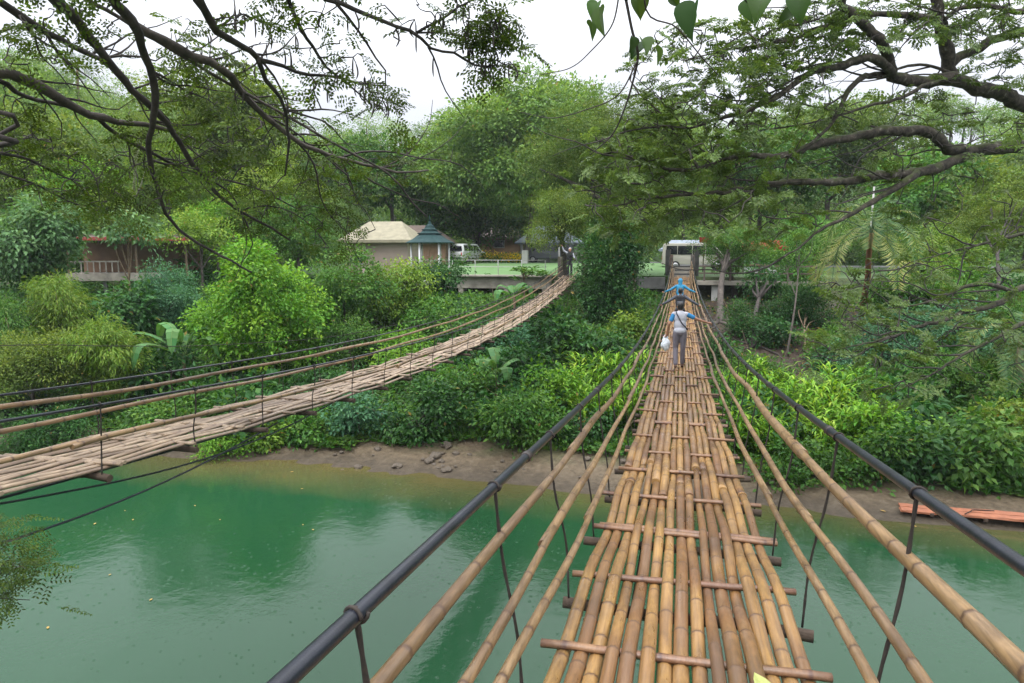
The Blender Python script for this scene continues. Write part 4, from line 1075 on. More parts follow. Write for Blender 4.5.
    mains = [P(x, y, d) for x, y, d in [(30, 80, 8.3), (60, 98, 8.7), (90, 55, 9.0), (105, 58, 8.8), (130, 90, 9.2), (150, 105, 9.6), (150, 70, 8.8), (152, 120, 9.3), (152, 160, 9.5), (175, 135, 9.8), (200, 60, 9), (232, 77, 9.2), (245, 98, 9.4), (265, 115, 9.6), (290, 135, 9.8), (320, 150, 10), (120, 136, 9.5), (160, 158, 10), (205, 178, 10.2), (240, 210, 10.5), (180, 55, 9), (213, 28, 8), (254, 54, 8.4), (285, 110, 9), (45, 30, 8), (20, 15, 7.8), (340, 158, 10.6), (380, 168, 11)]]
    for a in mains:
        for _ in range(2):
            v = unproj(a); an = rg.uniform(-0.5, 1.15); L = rg.uniform(40, 110); f0 = -a[0]*math.sin(AZ)+a[1]*math.cos(AZ)
            pts = []; x, y = v
            for k in range(5):
                pts.append((x, y, f0+k*0.15)); x += math.cos(an)*L/4; y += math.sin(an)*L/4; an += rg.normal()*0.38
            o.limb(pts, 0.016, 0.004, K, sides=6, name='branchlet')
    o.k = 0.25
    o.fill([(370, -80, 200, 55, 7.6, .8, 900), (60, -65, 150, 50, 7.4, .8, 500), (450, -160, 120, 60, 7.4, .8, 500), (255, 150, 85, 55, 10.3, 0.9, 330), (190, 120, 60, 55, 9.6, 0.8, 200), (305, 190, 60, 38, 10.6, 0.7, 230), (235, 205, 55, 30, 10.4, .6, 80), (330, 225, 40, 25, 10.8, .5, 60), (60, 165, 75, 45, 8.8, 0.9, 290), (15, 135, 45, 45, 8.4, 0.6, 150),
            (125, 185, 60, 30, 9.5, 0.7, 160), (188, 48, 26, 32, 8.8, 0.6, 90), (215, 80, 40, 30, 9.2, .5, 90), (60, 35, 65, 30, 8.2, 0.6, 110), (20, 50, 40, 25, 8.0, 0.5, 50), (345, 178, 40, 25, 10.6, 0.5, 60), (395, 165, 40, 18, 10.9, 0.5, 45),
            (375, 95, 22, 26, 8.9, 0.4, 75), (340, 75, 40, 20, 9.0, 0.5, 35), (475, 28, 45, 24, 8.3, 0.5, 170), (490, 50, 32, 24, 8.5, 0.4, 100), (430, 15, 60, 18, 8.2, .4, 50), (300, 15, 90, 14, 7.8, 0.5, 60), (330, 45, 40, 30, 8.4, .4, 40), (250, 25, 45, 20, 8.2, .5, 25), (430, 150, 25, 14, 11.2, .4, 25)],
           per=1, size=(0.6, 1.0), droop=0.25, twig=0.011)
    o.pods(110, POD, [(400, 0, 530, 90), (230, 0, 420, 110)])
    o.done(LM['near'], BARKD)

def right_tree():
    b = P(1330, 470, 17.0); b[2] = G(b[0], b[1])
    root = thing('overhanging_tree', 'mossy limbed rain tree spreading its fine leaves in from the right edge', 'tree', b)
    o = Overhang(root, b, 22, 0.088, 0.044, 6, 5)
    c = P(1190, 165, 16.5); c2 = P(1210, 300, 16.0)
    tr = spline([b-np.array([0, 0, .5]), b*0.55+c2*0.45+np.array([0.3, 0, 0]), c2, c, P(1170, 20, 16.5)], 16)
    MB().tube(tr-b, np.linspace(0.65, 0.3, 16), 12).build('trunk', MOSS, root)
    M = MOSS; E = [c]
    o.limb(D([(1090, 130), (1024, 105), (1002, 95), (981, 88), (960, 81), (949, 79), (923, 82), (902, 79), (891, 74), (891, 61), (881, 44), (867, 28), (854, 16), (842, 2), (825, -20)], 16, 13.5), 0.20, 0.07, M, ext=E)
    o.limb(D([(953, 80), (949, 70), (948, 51), (941, 30), (937, 0), (935, -40)], 15.4, 14.8), 0.15, 0.10, M)
    o.limb(D([(949, 72), (956, 58), (976, 51), (993, 40), (1023, 31), (1060, 18)], 15.3, 15.8), 0.10, 0.09, M)
    o.limb(D([(888, 74), (870, 76), (862, 77), (848, 91), (838, 114), (821, 135), (800, 150), (770, 162)], 14.6, 13.4), 0.07, 0.015, M)
    o.limb(D([(891, 72), (885, 65), (868, 57), (841, 66), (811, 72), (781, 94), (747, 111), (715, 120), (690, 128), (660, 125)], 14.5, 12.4), 0.10, 0.01, M)
    o.limb(D([(939, 22), (919, 17), (888, 14), (858, 17), (831, 25), (791, 39), (760, 45), (725, 50), (690, 60)], 14.8, 12.8), 0.08, 0.01, M)
    o.limb(D([(955, 78), (930, 84), (919, 88), (902, 98), (870, 105), (844, 114), (800, 125), (760, 130)], 15, 13.6), 0.05, 0.008, M)
    o.limb(D([(1060, -2), (1024, 12), (990, 6), (960, 8), (946, 18)], 15.5, 14.8), 0.07, 0.04, M)
    o.limb(D([(949, 72), (925, 65), (900, 68), (880, 78)], 15.2, 14.4), 0.035, 0.02, M)
    o.limb(D([(1090, 146), (1024, 147), (999, 148), (967, 151), (949, 148), (939, 138), (920, 131), (888, 131), (865, 135), (835, 141), (804, 148), (781, 156), (747, 156), (720, 160), (697, 170), (674, 169), (645, 160), (619, 153), (595, 152)], 15.6, 12.2), 0.17, 0.01, M, ext=E)
    o.limb(D([(968, 153), (942, 166), (914, 173), (879, 175), (844, 181), (815, 182), (774, 183), (714, 193), (680, 195), (650, 198), (615, 205), (585, 205)], 15, 12.2), 0.12, 0.008, M)
    o.limb(D([(916, 173), (911, 178), (891, 190), (865, 206), (842, 219), (819, 231), (797, 249), (777, 260)], 14.4, 13.2), 0.085, 0.007, M)
    o.limb(D([(1100, 270), (1024, 288), (1013, 294), (995, 305), (967, 312), (942, 321), (918, 326), (897, 335), (861, 344), (835, 350)], 15, 12.6), 0.10, 0.007, M, ext=[c2])
    o.limb(D([(1012, 293), (1006, 289), (985, 284), (965, 287), (949, 294), (928, 302), (902, 307), (880, 310)], 14.2, 13.2), 0.055, 0.007, M)
    o.limb(D([(1100, 300), (1024, 323), (1002, 335), (981, 345), (956, 359), (925, 378), (895, 392)], 14.6, 12.6), 0.07, 0.007, M, ext=[c2])
    o.limb(D([(1100, 215), (1030, 232), (990, 242), (950, 252), (910, 262)], 15.4, 14), 0.06, 0.007, M, ext=[c2])
    o.limb(D([(700, 172), (688, 150), (672, 128), (655, 108), (640, 95), (630, 80)], 12.8, 13.4), 0.03, 0.012, M)
    o.limb(D([(674, 169), (660, 178), (640, 184), (615, 182), (590, 188)], 12.8, 12.6), 0.025, 0.01, M)
    F = [(700, 65, 75, 45, 13.0, 1.2, 300), (765, 95, 80, 42, 13.6, 1.2, 330), (690, 135, 75, 38, 13.0, 1.0, 330), (640, 140, 50, 45, 13.2, 1.0, 220), (745, 165, 70, 30, 13.6, 1.0, 190),
         (850, 22, 90, 26, 14, 1.0, 170), (985, 20, 60, 25, 15, 1.0, 130), (985, 130, 70, 22, 15, 1.0, 150), (905, 112, 65, 22, 14.5, 1.0, 90), (1000, 70, 45, 25, 15, 0.8, 90), (790, 40, 60, 30, 13.5, .8, 120),
         (700, 205, 95, 25, 13, 1.2, 260), (765, 215, 60, 30, 13.8, 1.2, 150), (630, 215, 55, 25, 12.8, 1.0, 130), (620, 180, 50, 30, 12.8, .8, 120), (870, 165, 60, 22, 14.5, .8, 90),
         (965, 205, 70, 32, 14.6, 1.2, 170), (980, 262, 65, 28, 14.2, 1.2, 180), (890, 290, 80, 28, 13.6, 1.2, 250), (930, 325, 85, 28, 13.4, 1.2, 260), (865, 345, 65, 28, 12.8, 1.0, 190), (980, 350, 60, 25, 13.6, .8, 90), (900, 380, 50, 20, 12.8, .8, 80)]
    rg = np.random.default_rng(91)
    nd = np.array(o.nodes); pick = nd[rg.permutation(len(nd))]
    c_ = 0
    for a in pick:
        v = unproj(a)
        if not (640 < v[0] < 1010 and 5 < v[1] < 370): continue
        an = math.pi+rg.uniform(-0.55, 0.45); L = rg.uniform(60, 150); f0 = -a[0]*math.sin(AZ)+a[1]*math.cos(AZ)
        pts = []; x, y = v
        for k in range(6):
            pts.append((x, y, f0-k*0.12)); x += math.cos(an)*L/5; y += math.sin(an)*L/5; an += rg.normal()*0.28
        o.limb(pts, 0.022, 0.005, BARKD, sides=6, name='branchlet'); c_ += 1
        if c_ >= 46: break
    F = [(a, b_, c, d, e, f, int(n*(2.2 if -30 < b_ < 60 else 1.0 if b_ < 180 else 0.62))) for a, b_, c, d, e, f, n in F]
    o.k = 0.33
    F += [(760, -70, 150, 60, 13.5, 1.5, 330), (950, -60, 120, 60, 15, 1.5, 260), (820, -190, 170, 60, 14, 1.5, 240)]
    o.fill(F, per=1, size=(0.55, 1.05), droop=0.08, twig=0.014)
    o.done(LM['rainnear'], BARKD)

def vine():
    b = np.array([2.8, -3.4, 0]); b[2] = G(b[0], b[1])
    q0 = P(690, -420, 3.0)
    root = thing('hanging_vine', 'hanging vine with large heart shaped leaves at the top of the picture', 'vine', b)
    rg = np.random.default_rng(4)
    st = MB()
    def stem(pts, r0, r1):
        q = spline(pts, 30); st.tube(q-b, np.linspace(r0, r1, 30), 6); return q
    stem([b, b+np.array([0.1, 0.1, 2.5]), b*0.6+q0*0.4+np.array([0, 0, 3.2]), q0+np.array([0,0,.3]), P(640, -60, 3.9), P(626, 0, 4.2)], 0.03, 0.012)
    stem([P(626, 0, 4.2), P(632, 30, 4.25), P(638, 55, 4.3), P(632, 85, 4.4), P(624, 110, 4.5), P(612, 135, 4.6), P(590, 155, 4.8)], 0.010, 0.003)
    stem([P(638, 60, 4.3), P(618, 95, 4.35), P(585, 110, 4.4), P(552, 118, 4.4), P(520, 112, 4.5)], 0.005, 0.002)
    stem([P(620, -10, 4.2), P(612, 25, 4.2), P(590, 52, 4.2), P(570, 68, 4.2), P(540, 75, 4.3)], 0.006, 0.002)
    stem([P(660, -120, 3.7), P(645, 5, 4.2), P(676, 27, 4.25), P(700, 55, 4.3), P(718, 75, 4.4)], 0.008, 0.003)
    stem([P(735, -80, 3.9), P(745, 0, 4.3), P(790, 8, 4.4)], 0.007, 0.003)
    st.build('stem', BARKD, root)
    tt = np.linspace(0, 2*np.pi, 26, endpoint=False)
    hx = 16*np.sin(tt)**3/16*0.5; hy = (13*np.cos(tt)-3.2*np.cos(2*tt)-1.2*np.cos(3*tt)-0.4*np.cos(4*tt))/15; hy = np.where(hy < 0, hy*1.25, hy)
    for (px, py, w, tw) in [(589, 32, 15, 0.3), (603, 22, 22, -0.5), (596, 12, 16, 0.2), (637, 8, 20, 0.6), (672, 3, 14, 0.2), (693, 22, 30, -0.2), (684, 24, 22, 0.9), (637, 52, 18, 0.4), (644, 48, 16, -0.7), (657, 56, 14, 1.2), (632, 45, 12, .1), (762, 8, 32, 0.1), (750, 12, 20, -0.6), (799, 10, 24, 0.4), (790, 22, 16, -0.3)]:
        c = P(px, py-w*0.35, 4.25+0.1*rg.normal()); s = w/FPX*4.25*1.05
        a = rg.normal()*0.5; tw = tw+rg.normal()*0.5
        R_ = Matrix.Rotation(AZ+tw, 3, 'Z') @ Matrix.Rotation(rg.uniform(-0.5, 0.3), 3, 'X') @ Matrix.Rotation(a, 3, 'Y')
        V = [(0, 0, 0)]+[(x*s*0.92, -0.35*s*abs(x)*2+0.12*s*y*y, y*s*0.62-0.1*s) for x, y in zip(hx, hy)]
        V = np.array([np.array(R_ @ Vector(v))+c-b for v in V])
        MB().add(V, [[0, i+1, (i+1) % 26+1] for i in range(26)], tint=rg.random(), vary=rg.random(), smoothf=True).build('leaf_blade', LM['heart'], root)
left_tree(); right_tree(); vine()

# shrub tips of the near bank at the left edge
bs = P(-60, 560, 5.2); 
def edge_shrub():
    b = np.array([bs[0]-1.2, bs[1]-1.0, 0.0]); b[2] = G(b[0], b[1])
    root = thing('overhanging_shrub', 'dark shrub leaning over the water at the lower left edge', 'shrub', b)
    o = Overhang(root, b, 23, 0.05, 0.02, 5, 5)
    for i, (x, y) in enumerate([(30, 535), (36, 562), (22, 585), (30, 600)]):
        o.limb([(-140, 600, 5.0), (-60, 560+i*12, 5.1), (-10, (560+i*12+y)/2, 5.2), (x, y, 5.3)], 0.014, 0.003, BARKD, ext=[b+np.array([0, 0, 0.2])])
    o.fill([(5, 560, 30, 38, 5.2, 0.25, 75), (-30, 570, 40, 45, 5.1, 0.3, 60)], per=2, size=(0.45, 0.8), twig=0.004)
    o.done(LM['near'], BARKD)
edge_shrub()

# ------------------------------------------------------------------ built things on the far bank
def post(label, x, y, z0, z1_, r, mat, name='wooden_post', cat='post', sq=False):
    t = MB()
    if sq: t.box((0, 0, (z1_-z0)/2), (r*2, r*2, z1_-z0), bevel=0.015)
    else: t.tube([(0, 0, 0), (0.01, 0, (z1_-z0)*0.5), (0, 0.01, z1_-z0)], [r*1.08, r, r*0.95], 10)
    o = t.build(name, mat, None, (x, y, z0)); tag(o, label, cat); return o
ze = float(z1(40.2))
post('nearer dark post on the left of the golden bridge end', -0.52, 40.3, G(-0.5, 40.3)-0.3, ze+1.25, 0.10, BEAM)
post('nearer grey post on the right of the golden bridge end', 0.62, 40.3, G(0.6, 40.3)-0.3, ze+1.25, 0.10, BARK)
post('farther squared post on the left of the stairs behind the golden bridge', -0.78, 42.6, ze-0.2, ze+1.55, 0.13, CONCD, 'concrete_post', sq=True)
post('farther squared post on the right of the stairs behind the golden bridge', 0.92, 42.6, ze-0.2, ze+1.55, 0.13, CONCD, 'concrete_post', sq=True)
post('squat mossy post to the right of the weathered bridge end', -5.35, 39.1, G(-5.3, 39.1)-0.4, float(z2(38.8))+1.25, 0.17, MOSS)
post('squat mossy post to the left of the weathered bridge end', -6.75, 39.1, G(-6.7, 39.1)-0.4, float(z2(38.8))+1.1, 0.15, MOSS)

def stairs():
    t = thing('stairs', 'pale concrete steps climbing from the golden bridge end to the parked van', 'stairs', (0.06, 40.9, ze-0.05))
    for i in range(6): MB().box((0, 0.3*i, 0.11*i+0.05), (1.25, 0.34, 0.12), bevel=0.01).build('step', CONCD if i % 2 else CONC, t)
    for s in (-1, 1): MB().box((s*0.70, 0.75, 0.28), (0.10, 2.2, 0.16), rx=R(19), bevel=0.01).build('stringer', CONCD, t)
    for s in (-1, 1):
        h = MB().tube([(s*0.70, -0.3, 0.95), (s*0.70, 1.8, 1.6)], 0.03, 8).tube([(s*0.70, -0.28, 0.0), (s*0.70, -0.28, 0.97)], 0.03, 8).tube([(s*0.70, 1.78, 0.5), (s*0.70, 1.78, 1.6)], 0.03, 8); h.build('handrail', BARK, t)
    MB().box((0, -0.35, -0.06), (1.5, 0.9, 0.12), bevel=0.01).build('landing', CONCD, t)
stairs()

def platform():
    x0, x1, y = -17.0, -7.6, 40.6
    t = thing('concrete_platform', 'long stained concrete platform edge carrying the green court, left of the weathered bridge', 'platform', ((x0+x1)/2, y, G(-12, y)-0.2))
    z = 5.72-t.location.z; L = x1-x0
    MB().box((0, 0.3, z-0.38), (L, 1.0, 0.72), bevel=0.02).build('edge_beam', CONC, t)
    MB().box((0, 0.1, z+0.03), (L+0.1, 1.3, 0.09), bevel=0.01).build('coping', CONC, t)
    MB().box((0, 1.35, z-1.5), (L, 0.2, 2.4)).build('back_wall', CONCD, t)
    for i, px in enumerate((-4.2, -0.9, 2.0, 4.4)): MB().box((px, 0.0, z-1.65), (0.32, 0.32, 1.9), bevel=0.02).build('pillar', CONC, t)
    rl = thing('railing', 'thin grey pipe railing along the near edge of the green court', 'railing', ((x0+x1)/2, y-0.05, 5.8))
    for i in range(7): MB().tube([(-L/2+0.3+i*(L-0.6)/6, 0, 0), (-L/2+0.3+i*(L-0.6)/6, 0, 0.92)], 0.022, 8).build('railing_post', CONCG, rl)
    for h in (0.5, 0.9): MB().tube([(-L/2+0.2, 0, h), (L/2-0.2, 0, h)], 0.018, 8).build('rail', CONCG, rl)
    # between the two bridges
    t = thing('bridge_abutment', 'dark beam on a concrete block wall just left of the golden bridge end', 'abutment', (-2.2, 40.9, G(-2.2, 40.9)-1.6))
    z = 5.72-t.location.z
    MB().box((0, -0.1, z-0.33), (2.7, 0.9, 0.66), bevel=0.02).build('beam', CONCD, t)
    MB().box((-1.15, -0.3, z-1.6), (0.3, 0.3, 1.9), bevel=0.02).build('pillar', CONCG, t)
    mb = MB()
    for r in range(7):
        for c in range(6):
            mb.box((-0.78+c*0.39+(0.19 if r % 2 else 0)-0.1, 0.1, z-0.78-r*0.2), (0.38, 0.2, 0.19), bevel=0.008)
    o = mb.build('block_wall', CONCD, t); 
    # right of the bridge end
    t = thing('concrete_walkway', 'raised concrete walkway on square pillars to the right of the golden bridge end', 'walkway', (4.2, 40.2, G(4.2, 40)-0.5))
    z = 5.45-t.location.z
    MB().box((0, 0.4, z), (6.6, 1.6, 0.22), bevel=0.02).build('deck_slab', CONC, t)
    for px in (-2.3, 0.0, 2.6): MB().box((px, 0.0, z-1.2), (0.36, 0.36, 2.2), bevel=0.02).build('pillar', CONCG, t)
    for px in (-2.9, -1.5, 0, 1.5, 2.9): MB().box((px, -0.25, z+0.5), (0.09, 0.09, 0.9)).build('railing_post', BROWNR, t)
    for h in (0.45, 0.85): MB().box((0, -0.25, z+h+0.1), (6.4, 0.06, 0.08)).build('rail', BROWNR, t)
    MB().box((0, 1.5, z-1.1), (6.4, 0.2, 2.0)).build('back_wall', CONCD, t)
platform()

def vehicle(label, loc, rz, kind, paint, L=4.7, Wd=1.75, H=2.0):
    t = thing('parked_van' if kind == 'van' else 'parked_car', label, 'van' if kind == 'van' else 'car', loc, None, rz)
    if kind == 'van':
        prof = [(-.5, .20), (-.5, .52), (-.49, .93), (-.47, .985), (-.44, 1.0), (.18, 1.0), (.25, .97), (.38, .60), (.475, .52), (.5, .42), (.5, .2)]
        win = [(-.44, -.28, .58, .90), (-.27, -.06, .58, .90), (-.05, .13, .58, .90)]
        tri = [(.145, .58), (.145, .90), (.245, .90), (.355, .58)]
    else:
        prof = [(-.5, .22), (-.5, .55), (-.47, .62), (-.43, .95), (-.39, 1.0), (.08, 1.0), (.14, .98), (.27, .63), (.46, .56), (.5, .45), (.5, .22)]
        win = [(-.42, -.27, .63, .92), (-.26, -.06, .63, .92)]
        tri = [(-.05, .63), (-.05, .92), (.10, .92), (.225, .63)]
    def yw(h): return Wd/2*(1 if h < .58 else 1-.13*(h-.58)/.42)
    V = []; n = len(prof)
    for s in (-1, 1):
        for x, h in prof: V.append((x*L, s*yw(h), h*H))
    b = bmesh.new(); vs = [b.verts.new(v) for v in V]
    b.faces.new(vs[:n][::-1]) if False else b.faces.new(vs[:n]); b.faces.new(vs[n:][::-1])
    for i in range(n): b.faces.new([vs[i], vs[n+i], vs[n+(i+1) % n], vs[(i+1) % n]])
    bmesh.ops.recalc_face_normals(b, faces=b.faces[:])
    bmesh.ops.bevel(b, geom=b.edges[:], offset=0.05, segments=2, affect='EDGES', profile=0.6)
    body = MB().bm(b, smoothf=False).build('body', paint, t)
    for s in (-1, 1):
        for x0, x1, h0, h1 in win:
            q = [(x0*L, s*(yw(h0)+.004), h0*H), (x1*L, s*(yw(h0)+.004), h0*H), (x1*L, s*(yw(h1)+.004), h1*H), (x0*L, s*(yw(h1)+.004), h1*H)]
            q2 = [(a, y-s*0.03, z) for a, y, z in q]
            MB().add(q+q2, [[0, 1, 2, 3], [4, 5, 6, 7], [0, 1, 5, 4], [2, 3, 7, 6], [1, 2, 6, 5], [0, 3, 7, 4]]).build('side_window', GLASS, t)
        q = [(x*L, s*(yw(h)+.004), h*H) for x, h in tri]; q2 = [(a, y-s*0.03, z) for a, y, z in q]
        MB().add(q+q2, [[0, 1, 2, 3], [4, 5, 6, 7], [0, 1, 5, 4], [2, 3, 7, 6], [1, 2, 6, 5], [0, 3, 7, 4]]).build('side_window', GLASS, t)
        MB().box((.497*L, s*Wd*.36, .44*H), (.06, .28, .14), bevel=.02).build('headlight', LAMPW, t)
        MB().box((-.497*L, s*Wd*.43, .46*H), (.05, .12, .30), bevel=.015).build('tail_light', REDL, t)
        MB().box((tri[3][0]*L-.1, s*(Wd/2+.12), .62*H), (.10, .16, .2), bevel=.03).build('mirror', paint, t)
        for x in (-.30, .31):
            r = .17*H if kind == 'van' else .19*H
            w = MB().tube([(x*L, s*(Wd/2-.2), r), (x*L, s*(Wd/2-.14), r), (x*L, s*(Wd/2-.02), r), (x*L, s*(Wd/2+.02), r)], [r*.96, r, r, r*.93], 20).build('tyre', TYRE, t)
            MB().tube([(x*L, s*(Wd/2-.05), r), (x*L, s*(Wd/2+.026), r), (x*L, s*(Wd/2+.03), r)], [r*.6, r*.6, r*.3], 16).build('rim', RIM, w)
    a, c = prof[6], prof[7]
    for nm, (p, q) in (('windscreen', (a, c)), ('rear_window', ((prof[2][0]*1.0, .9), (-.499, .6)))):
        sg = 1 if nm == 'windscreen' else -1
        f = lambda k: (p[0]+(q[0]-p[0])*k, p[1]+(q[1]-p[1])*k)
        (xa, ha), (xb, hb) = f(.1), f(.92); e = .008*sg
        Q = [(xa*L+e, -yw(ha)*.86, ha*H+.006), (xa*L+e, yw(ha)*.86, ha*H+.006), (xb*L+e, yw(hb)*.9, hb*H+.006), (xb*L+e, -yw(hb)*.9, hb*H+.006)]
        Q2 = [(x-sg*.03, y, z-.02) for x, y, z in Q]
        MB().add(Q+Q2, [[0, 1, 2, 3], [4, 5, 6, 7], [0, 1, 5, 4], [2, 3, 7, 6], [1, 2, 6, 5], [0, 3, 7, 4]]).build(nm, GLASS, t)
    for sx in (-1, 1): MB().box((sx*.495*L, 0, .24*H), (.14, Wd*.98, .2), bevel=.04).build('bumper', paint if kind == 'van' else GREYP, t)
    return t
p = P(687, 262, 52); vehicle('silver beige van parked at the top of the stairs behind the golden bridge', (p[0]+0.6, p[1], G(p[0], p[1])+.01), R(2), 'van', SILVER, 4.9, 1.75, 1.98)
p = P(549, 262, 66); vehicle('dark grey van parked beyond the green court, under the pale blue roof', (p[0], p[1], G(p[0], p[1])+.02), R(184), 'van', GREYP, 4.7, 1.75, 1.85)
p = P(467, 262, 63); vehicle('white car parked at the left end of the court, between gazebo and flower hedge', (p[0], p[1], G(p[0], p[1])+.02), R(76), 'car', WHITE, 4.3, 1.75, 1.7)

def hip_roof(mb, c, l, w, h, ov, ridge=0.45, th=0.10):
    x, y = l/2+ov, w/2+ov; r = l/2*ridge
    V = [(-x, -y, 0), (x, -y, 0), (x, y, 0), (-x, y, 0), (-r, 0, h), (r, 0, h)]
    V2 = [(a, b, z-th) for a, b, z in V[:4]]
    F = [[0, 1, 5, 4], [1, 2, 5], [2, 3, 4, 5], [3, 0, 4], [0, 1, 7, 6], [1, 2, 8, 7], [2, 3, 9, 8], [3, 0, 6, 9], [6, 7, 8, 9]]
    mb.add(np.array(V+V2)+np.array(c), F); return mb
def house(name, label, loc, rz, l, w, hw, hr, wall, roof, cat='house', wins=(), door=None, ov=0.5, ridge=0.45, base=1.0):
    t = thing(name, label, cat, loc, None, rz)
    MB().box((0, 0, hw/2-base/2), (l, w, hw+base), bevel=0.02).build('wall', wall, t)
    ro = MB(); hip_roof(ro, (0, 0, hw+0.05), l, w, hr, ov, ridge).build('roof', roof, t)
    MB().box((0, -w/2-ov-0.02, hw-0.02), (l+2*ov+.1, 0.05, 0.2)).build('fascia', roof, t)
    for x, z, ww, wh in wins:
        f = MB().box((x, -w/2-.01, z), (ww+.14, .08, wh+.14), bevel=.01).build('window', CONCG, t)
        MB().box((x, -w/2-.045, z), (ww, .04, wh)).build('pane', GLASS, f)
    if door:
        d = MB().box((door, -w/2-.02, 1.0), (.9, .07, 2.0), bevel=.01).build('door', BROWNW, t)
        MB().tube([(door+.35, -w/2-.1, 1.0), (door+.35, -w/2-.05, 1.0)], .03, 8).build('handle', RIM, d)
    return t
p = P(376, 250, 50); house('house', 'house with a cream hipped roof behind the overhanging twigs at left of the gazebo', (p[0]-0.2, p[1]+2.2, 5.4), R(6), 4.6, 4.4, 2.62, 1.45, PINKW, CREAM, wins=((-1.4, 1.4, .7, .8),), ov=.45, ridge=.55)
p = P(405, 232, 60); house('house', 'low house with a dull brown roof just behind the cream roofed house', (p[0], p[1]+2, 6.0), R(10), 6.5, 5, 2.1, 1.5, BROWNW, BROWNR, wins=((-1.6, 1.3, .8, .8),), door=1.4)
p = P(346, 285, 44); house('shed', 'pale grey walled shed below the cream roofed house, half hidden by bushes', (p[0], p[1]+1.2, 4.0), R(8), 2.3, 2.2, 1.8, 0.4, GREYW, BROWNR, cat='shed', ov=.15, door=0.4)
p = P(500, 252, 86); house('house', 'long low brown house behind the yellow flower hedge', (p[0], p[1]+2, G(p[0], p[1])), R(12), 11, 5, 2.0, 1.3, BROWNW, BROWNR, wins=((-3.5, 1.2, 1.2, .8), (-.5, 1.2, 1.2, .8), (3.4, 1.2, 1.2, .8)), door=1.6)
p = P(684, 246, 63); house('house', 'pale blue roofed building behind the silver beige van', (p[0]+0.3, p[1]+2.2, G(p[0], p[1]+2)), R(3), 4.2, 4, 1.5, 0.9, GREYW, BLUER, wins=((-1.1, 1.0, .8, .8), (1.1, 1.0, .8, .8)), ov=.5, ridge=.7)

def pavilion():
    p = P(548, 262, 70); t = thing('pavilion', 'open pavilion with a pale bluish metal roof beyond the green court', 'pavilion', (p[0], p[1], G(p[0], p[1])), None, R(14))
    r = MB(); hip_roof(r, (0, 0, 1.95), 6.0, 4.0, 1.7, .4, .35).build('roof', BLUER, t)
    for x in (-2.7, 0, 2.7):
        for y in (-1.7, 1.7): MB().box((x, y, 0.95), (.2, .2, 1.95)).build('pillar', CONCG, t)
    MB().box((0, -1.7, 1.86), (5.7, .12, .16)).build('beam', WHITE, t)
pavilion()
post('short concrete block post left of the dark grey van', *P(525, 262, 60)[:2], G(*P(525, 262, 60)[:2])-.1, G(*P(525, 262, 60)[:2])+1.15, .24, CONCG, 'concrete_post', sq=True)
post('thin grey pole standing on the court beside the small mossy trunked tree', *P(559, 262, 43)[:2], 5.7, 7.5, .035, CONCG, 'pole', 'pole')

def gazebo():
    p = P(430, 244, 44); b = np.array([p[0], p[1], 5.3])
    t = thing('gazebo', 'small gazebo with a stepped dark teal roof and a finial', 'gazebo', b)
    z = p[2]-b[2]+.05
    def cone(r0, r1, z0, z1_, nm):
        MB().tube([(0, 0, z0), (0, 0, z0+.04), (0, 0, (z0+z1_)/2-.04), (0, 0, z1_)], [r0, r0, r0*.55+r1*.45-.05, r1], 16, smoothf=False).build(nm, GAZ, t)
    cone(1.55, .62, z, z+.62, 'roof_tier'); cone(.80, .42, z+.58, z+.85, 'roof_tier'); cone(.52, .26, z+.83, z+1.08, 'roof_tier'); cone(.28, .06, z+1.06, z+1.4, 'roof_tier')
    MB().tube([(0, 0, z+1.35), (0, 0, z+1.75)], [.05, .02], 8).build('finial', GAZ, t)
    for a in range(6): MB().tube([(1.2*math.cos(a*1.047+.3), 1.2*math.sin(a*1.047+.3), 0), (1.2*math.cos(a*1.047+.3), 1.2*math.sin(a*1.047+.3), z+.1)], .06, 8).build('pillar', WHITE, t)
    MB().tube([(0, 0, -.2), (0, 0, .15)], [1.5, 1.45], 16).build('floor_slab', CONCG, t)
gazebo()

def lamp(label, px, py, fw, r, drop):
    p = P(px, py, fw); t = thing('pendant_lamp', label, 'lamp', p)
    MB().tube([(0, 0, 0), (0, 0, .03), (0, 0, r*.45), (0, 0, r*.8), (0, 0, r*1.0)], [r, r*.93, r*.45, r*.18, r*.16], 18).build('shade', TEAL, t)
    MB().tube([(0, 0, r), (0.02, 0.02, r+drop*.5), (0, 0, r+drop)], .012, 5).build('cord', PIPE, t)
    MB().tube([(0, 0, -.06), (0, 0, -.03), (0, 0, .03)], [.02, .05, .03], 8).build('bulb', LAMPW, t)
lamp('larger teal conical lamp hanging beside the weathered bridge end', 597, 280, 37.5, .30, 1.2)
lamp('smaller teal conical lamp hanging in front of the ivy covered tree', 616.5, 268, 36.0, .19, 1.3)

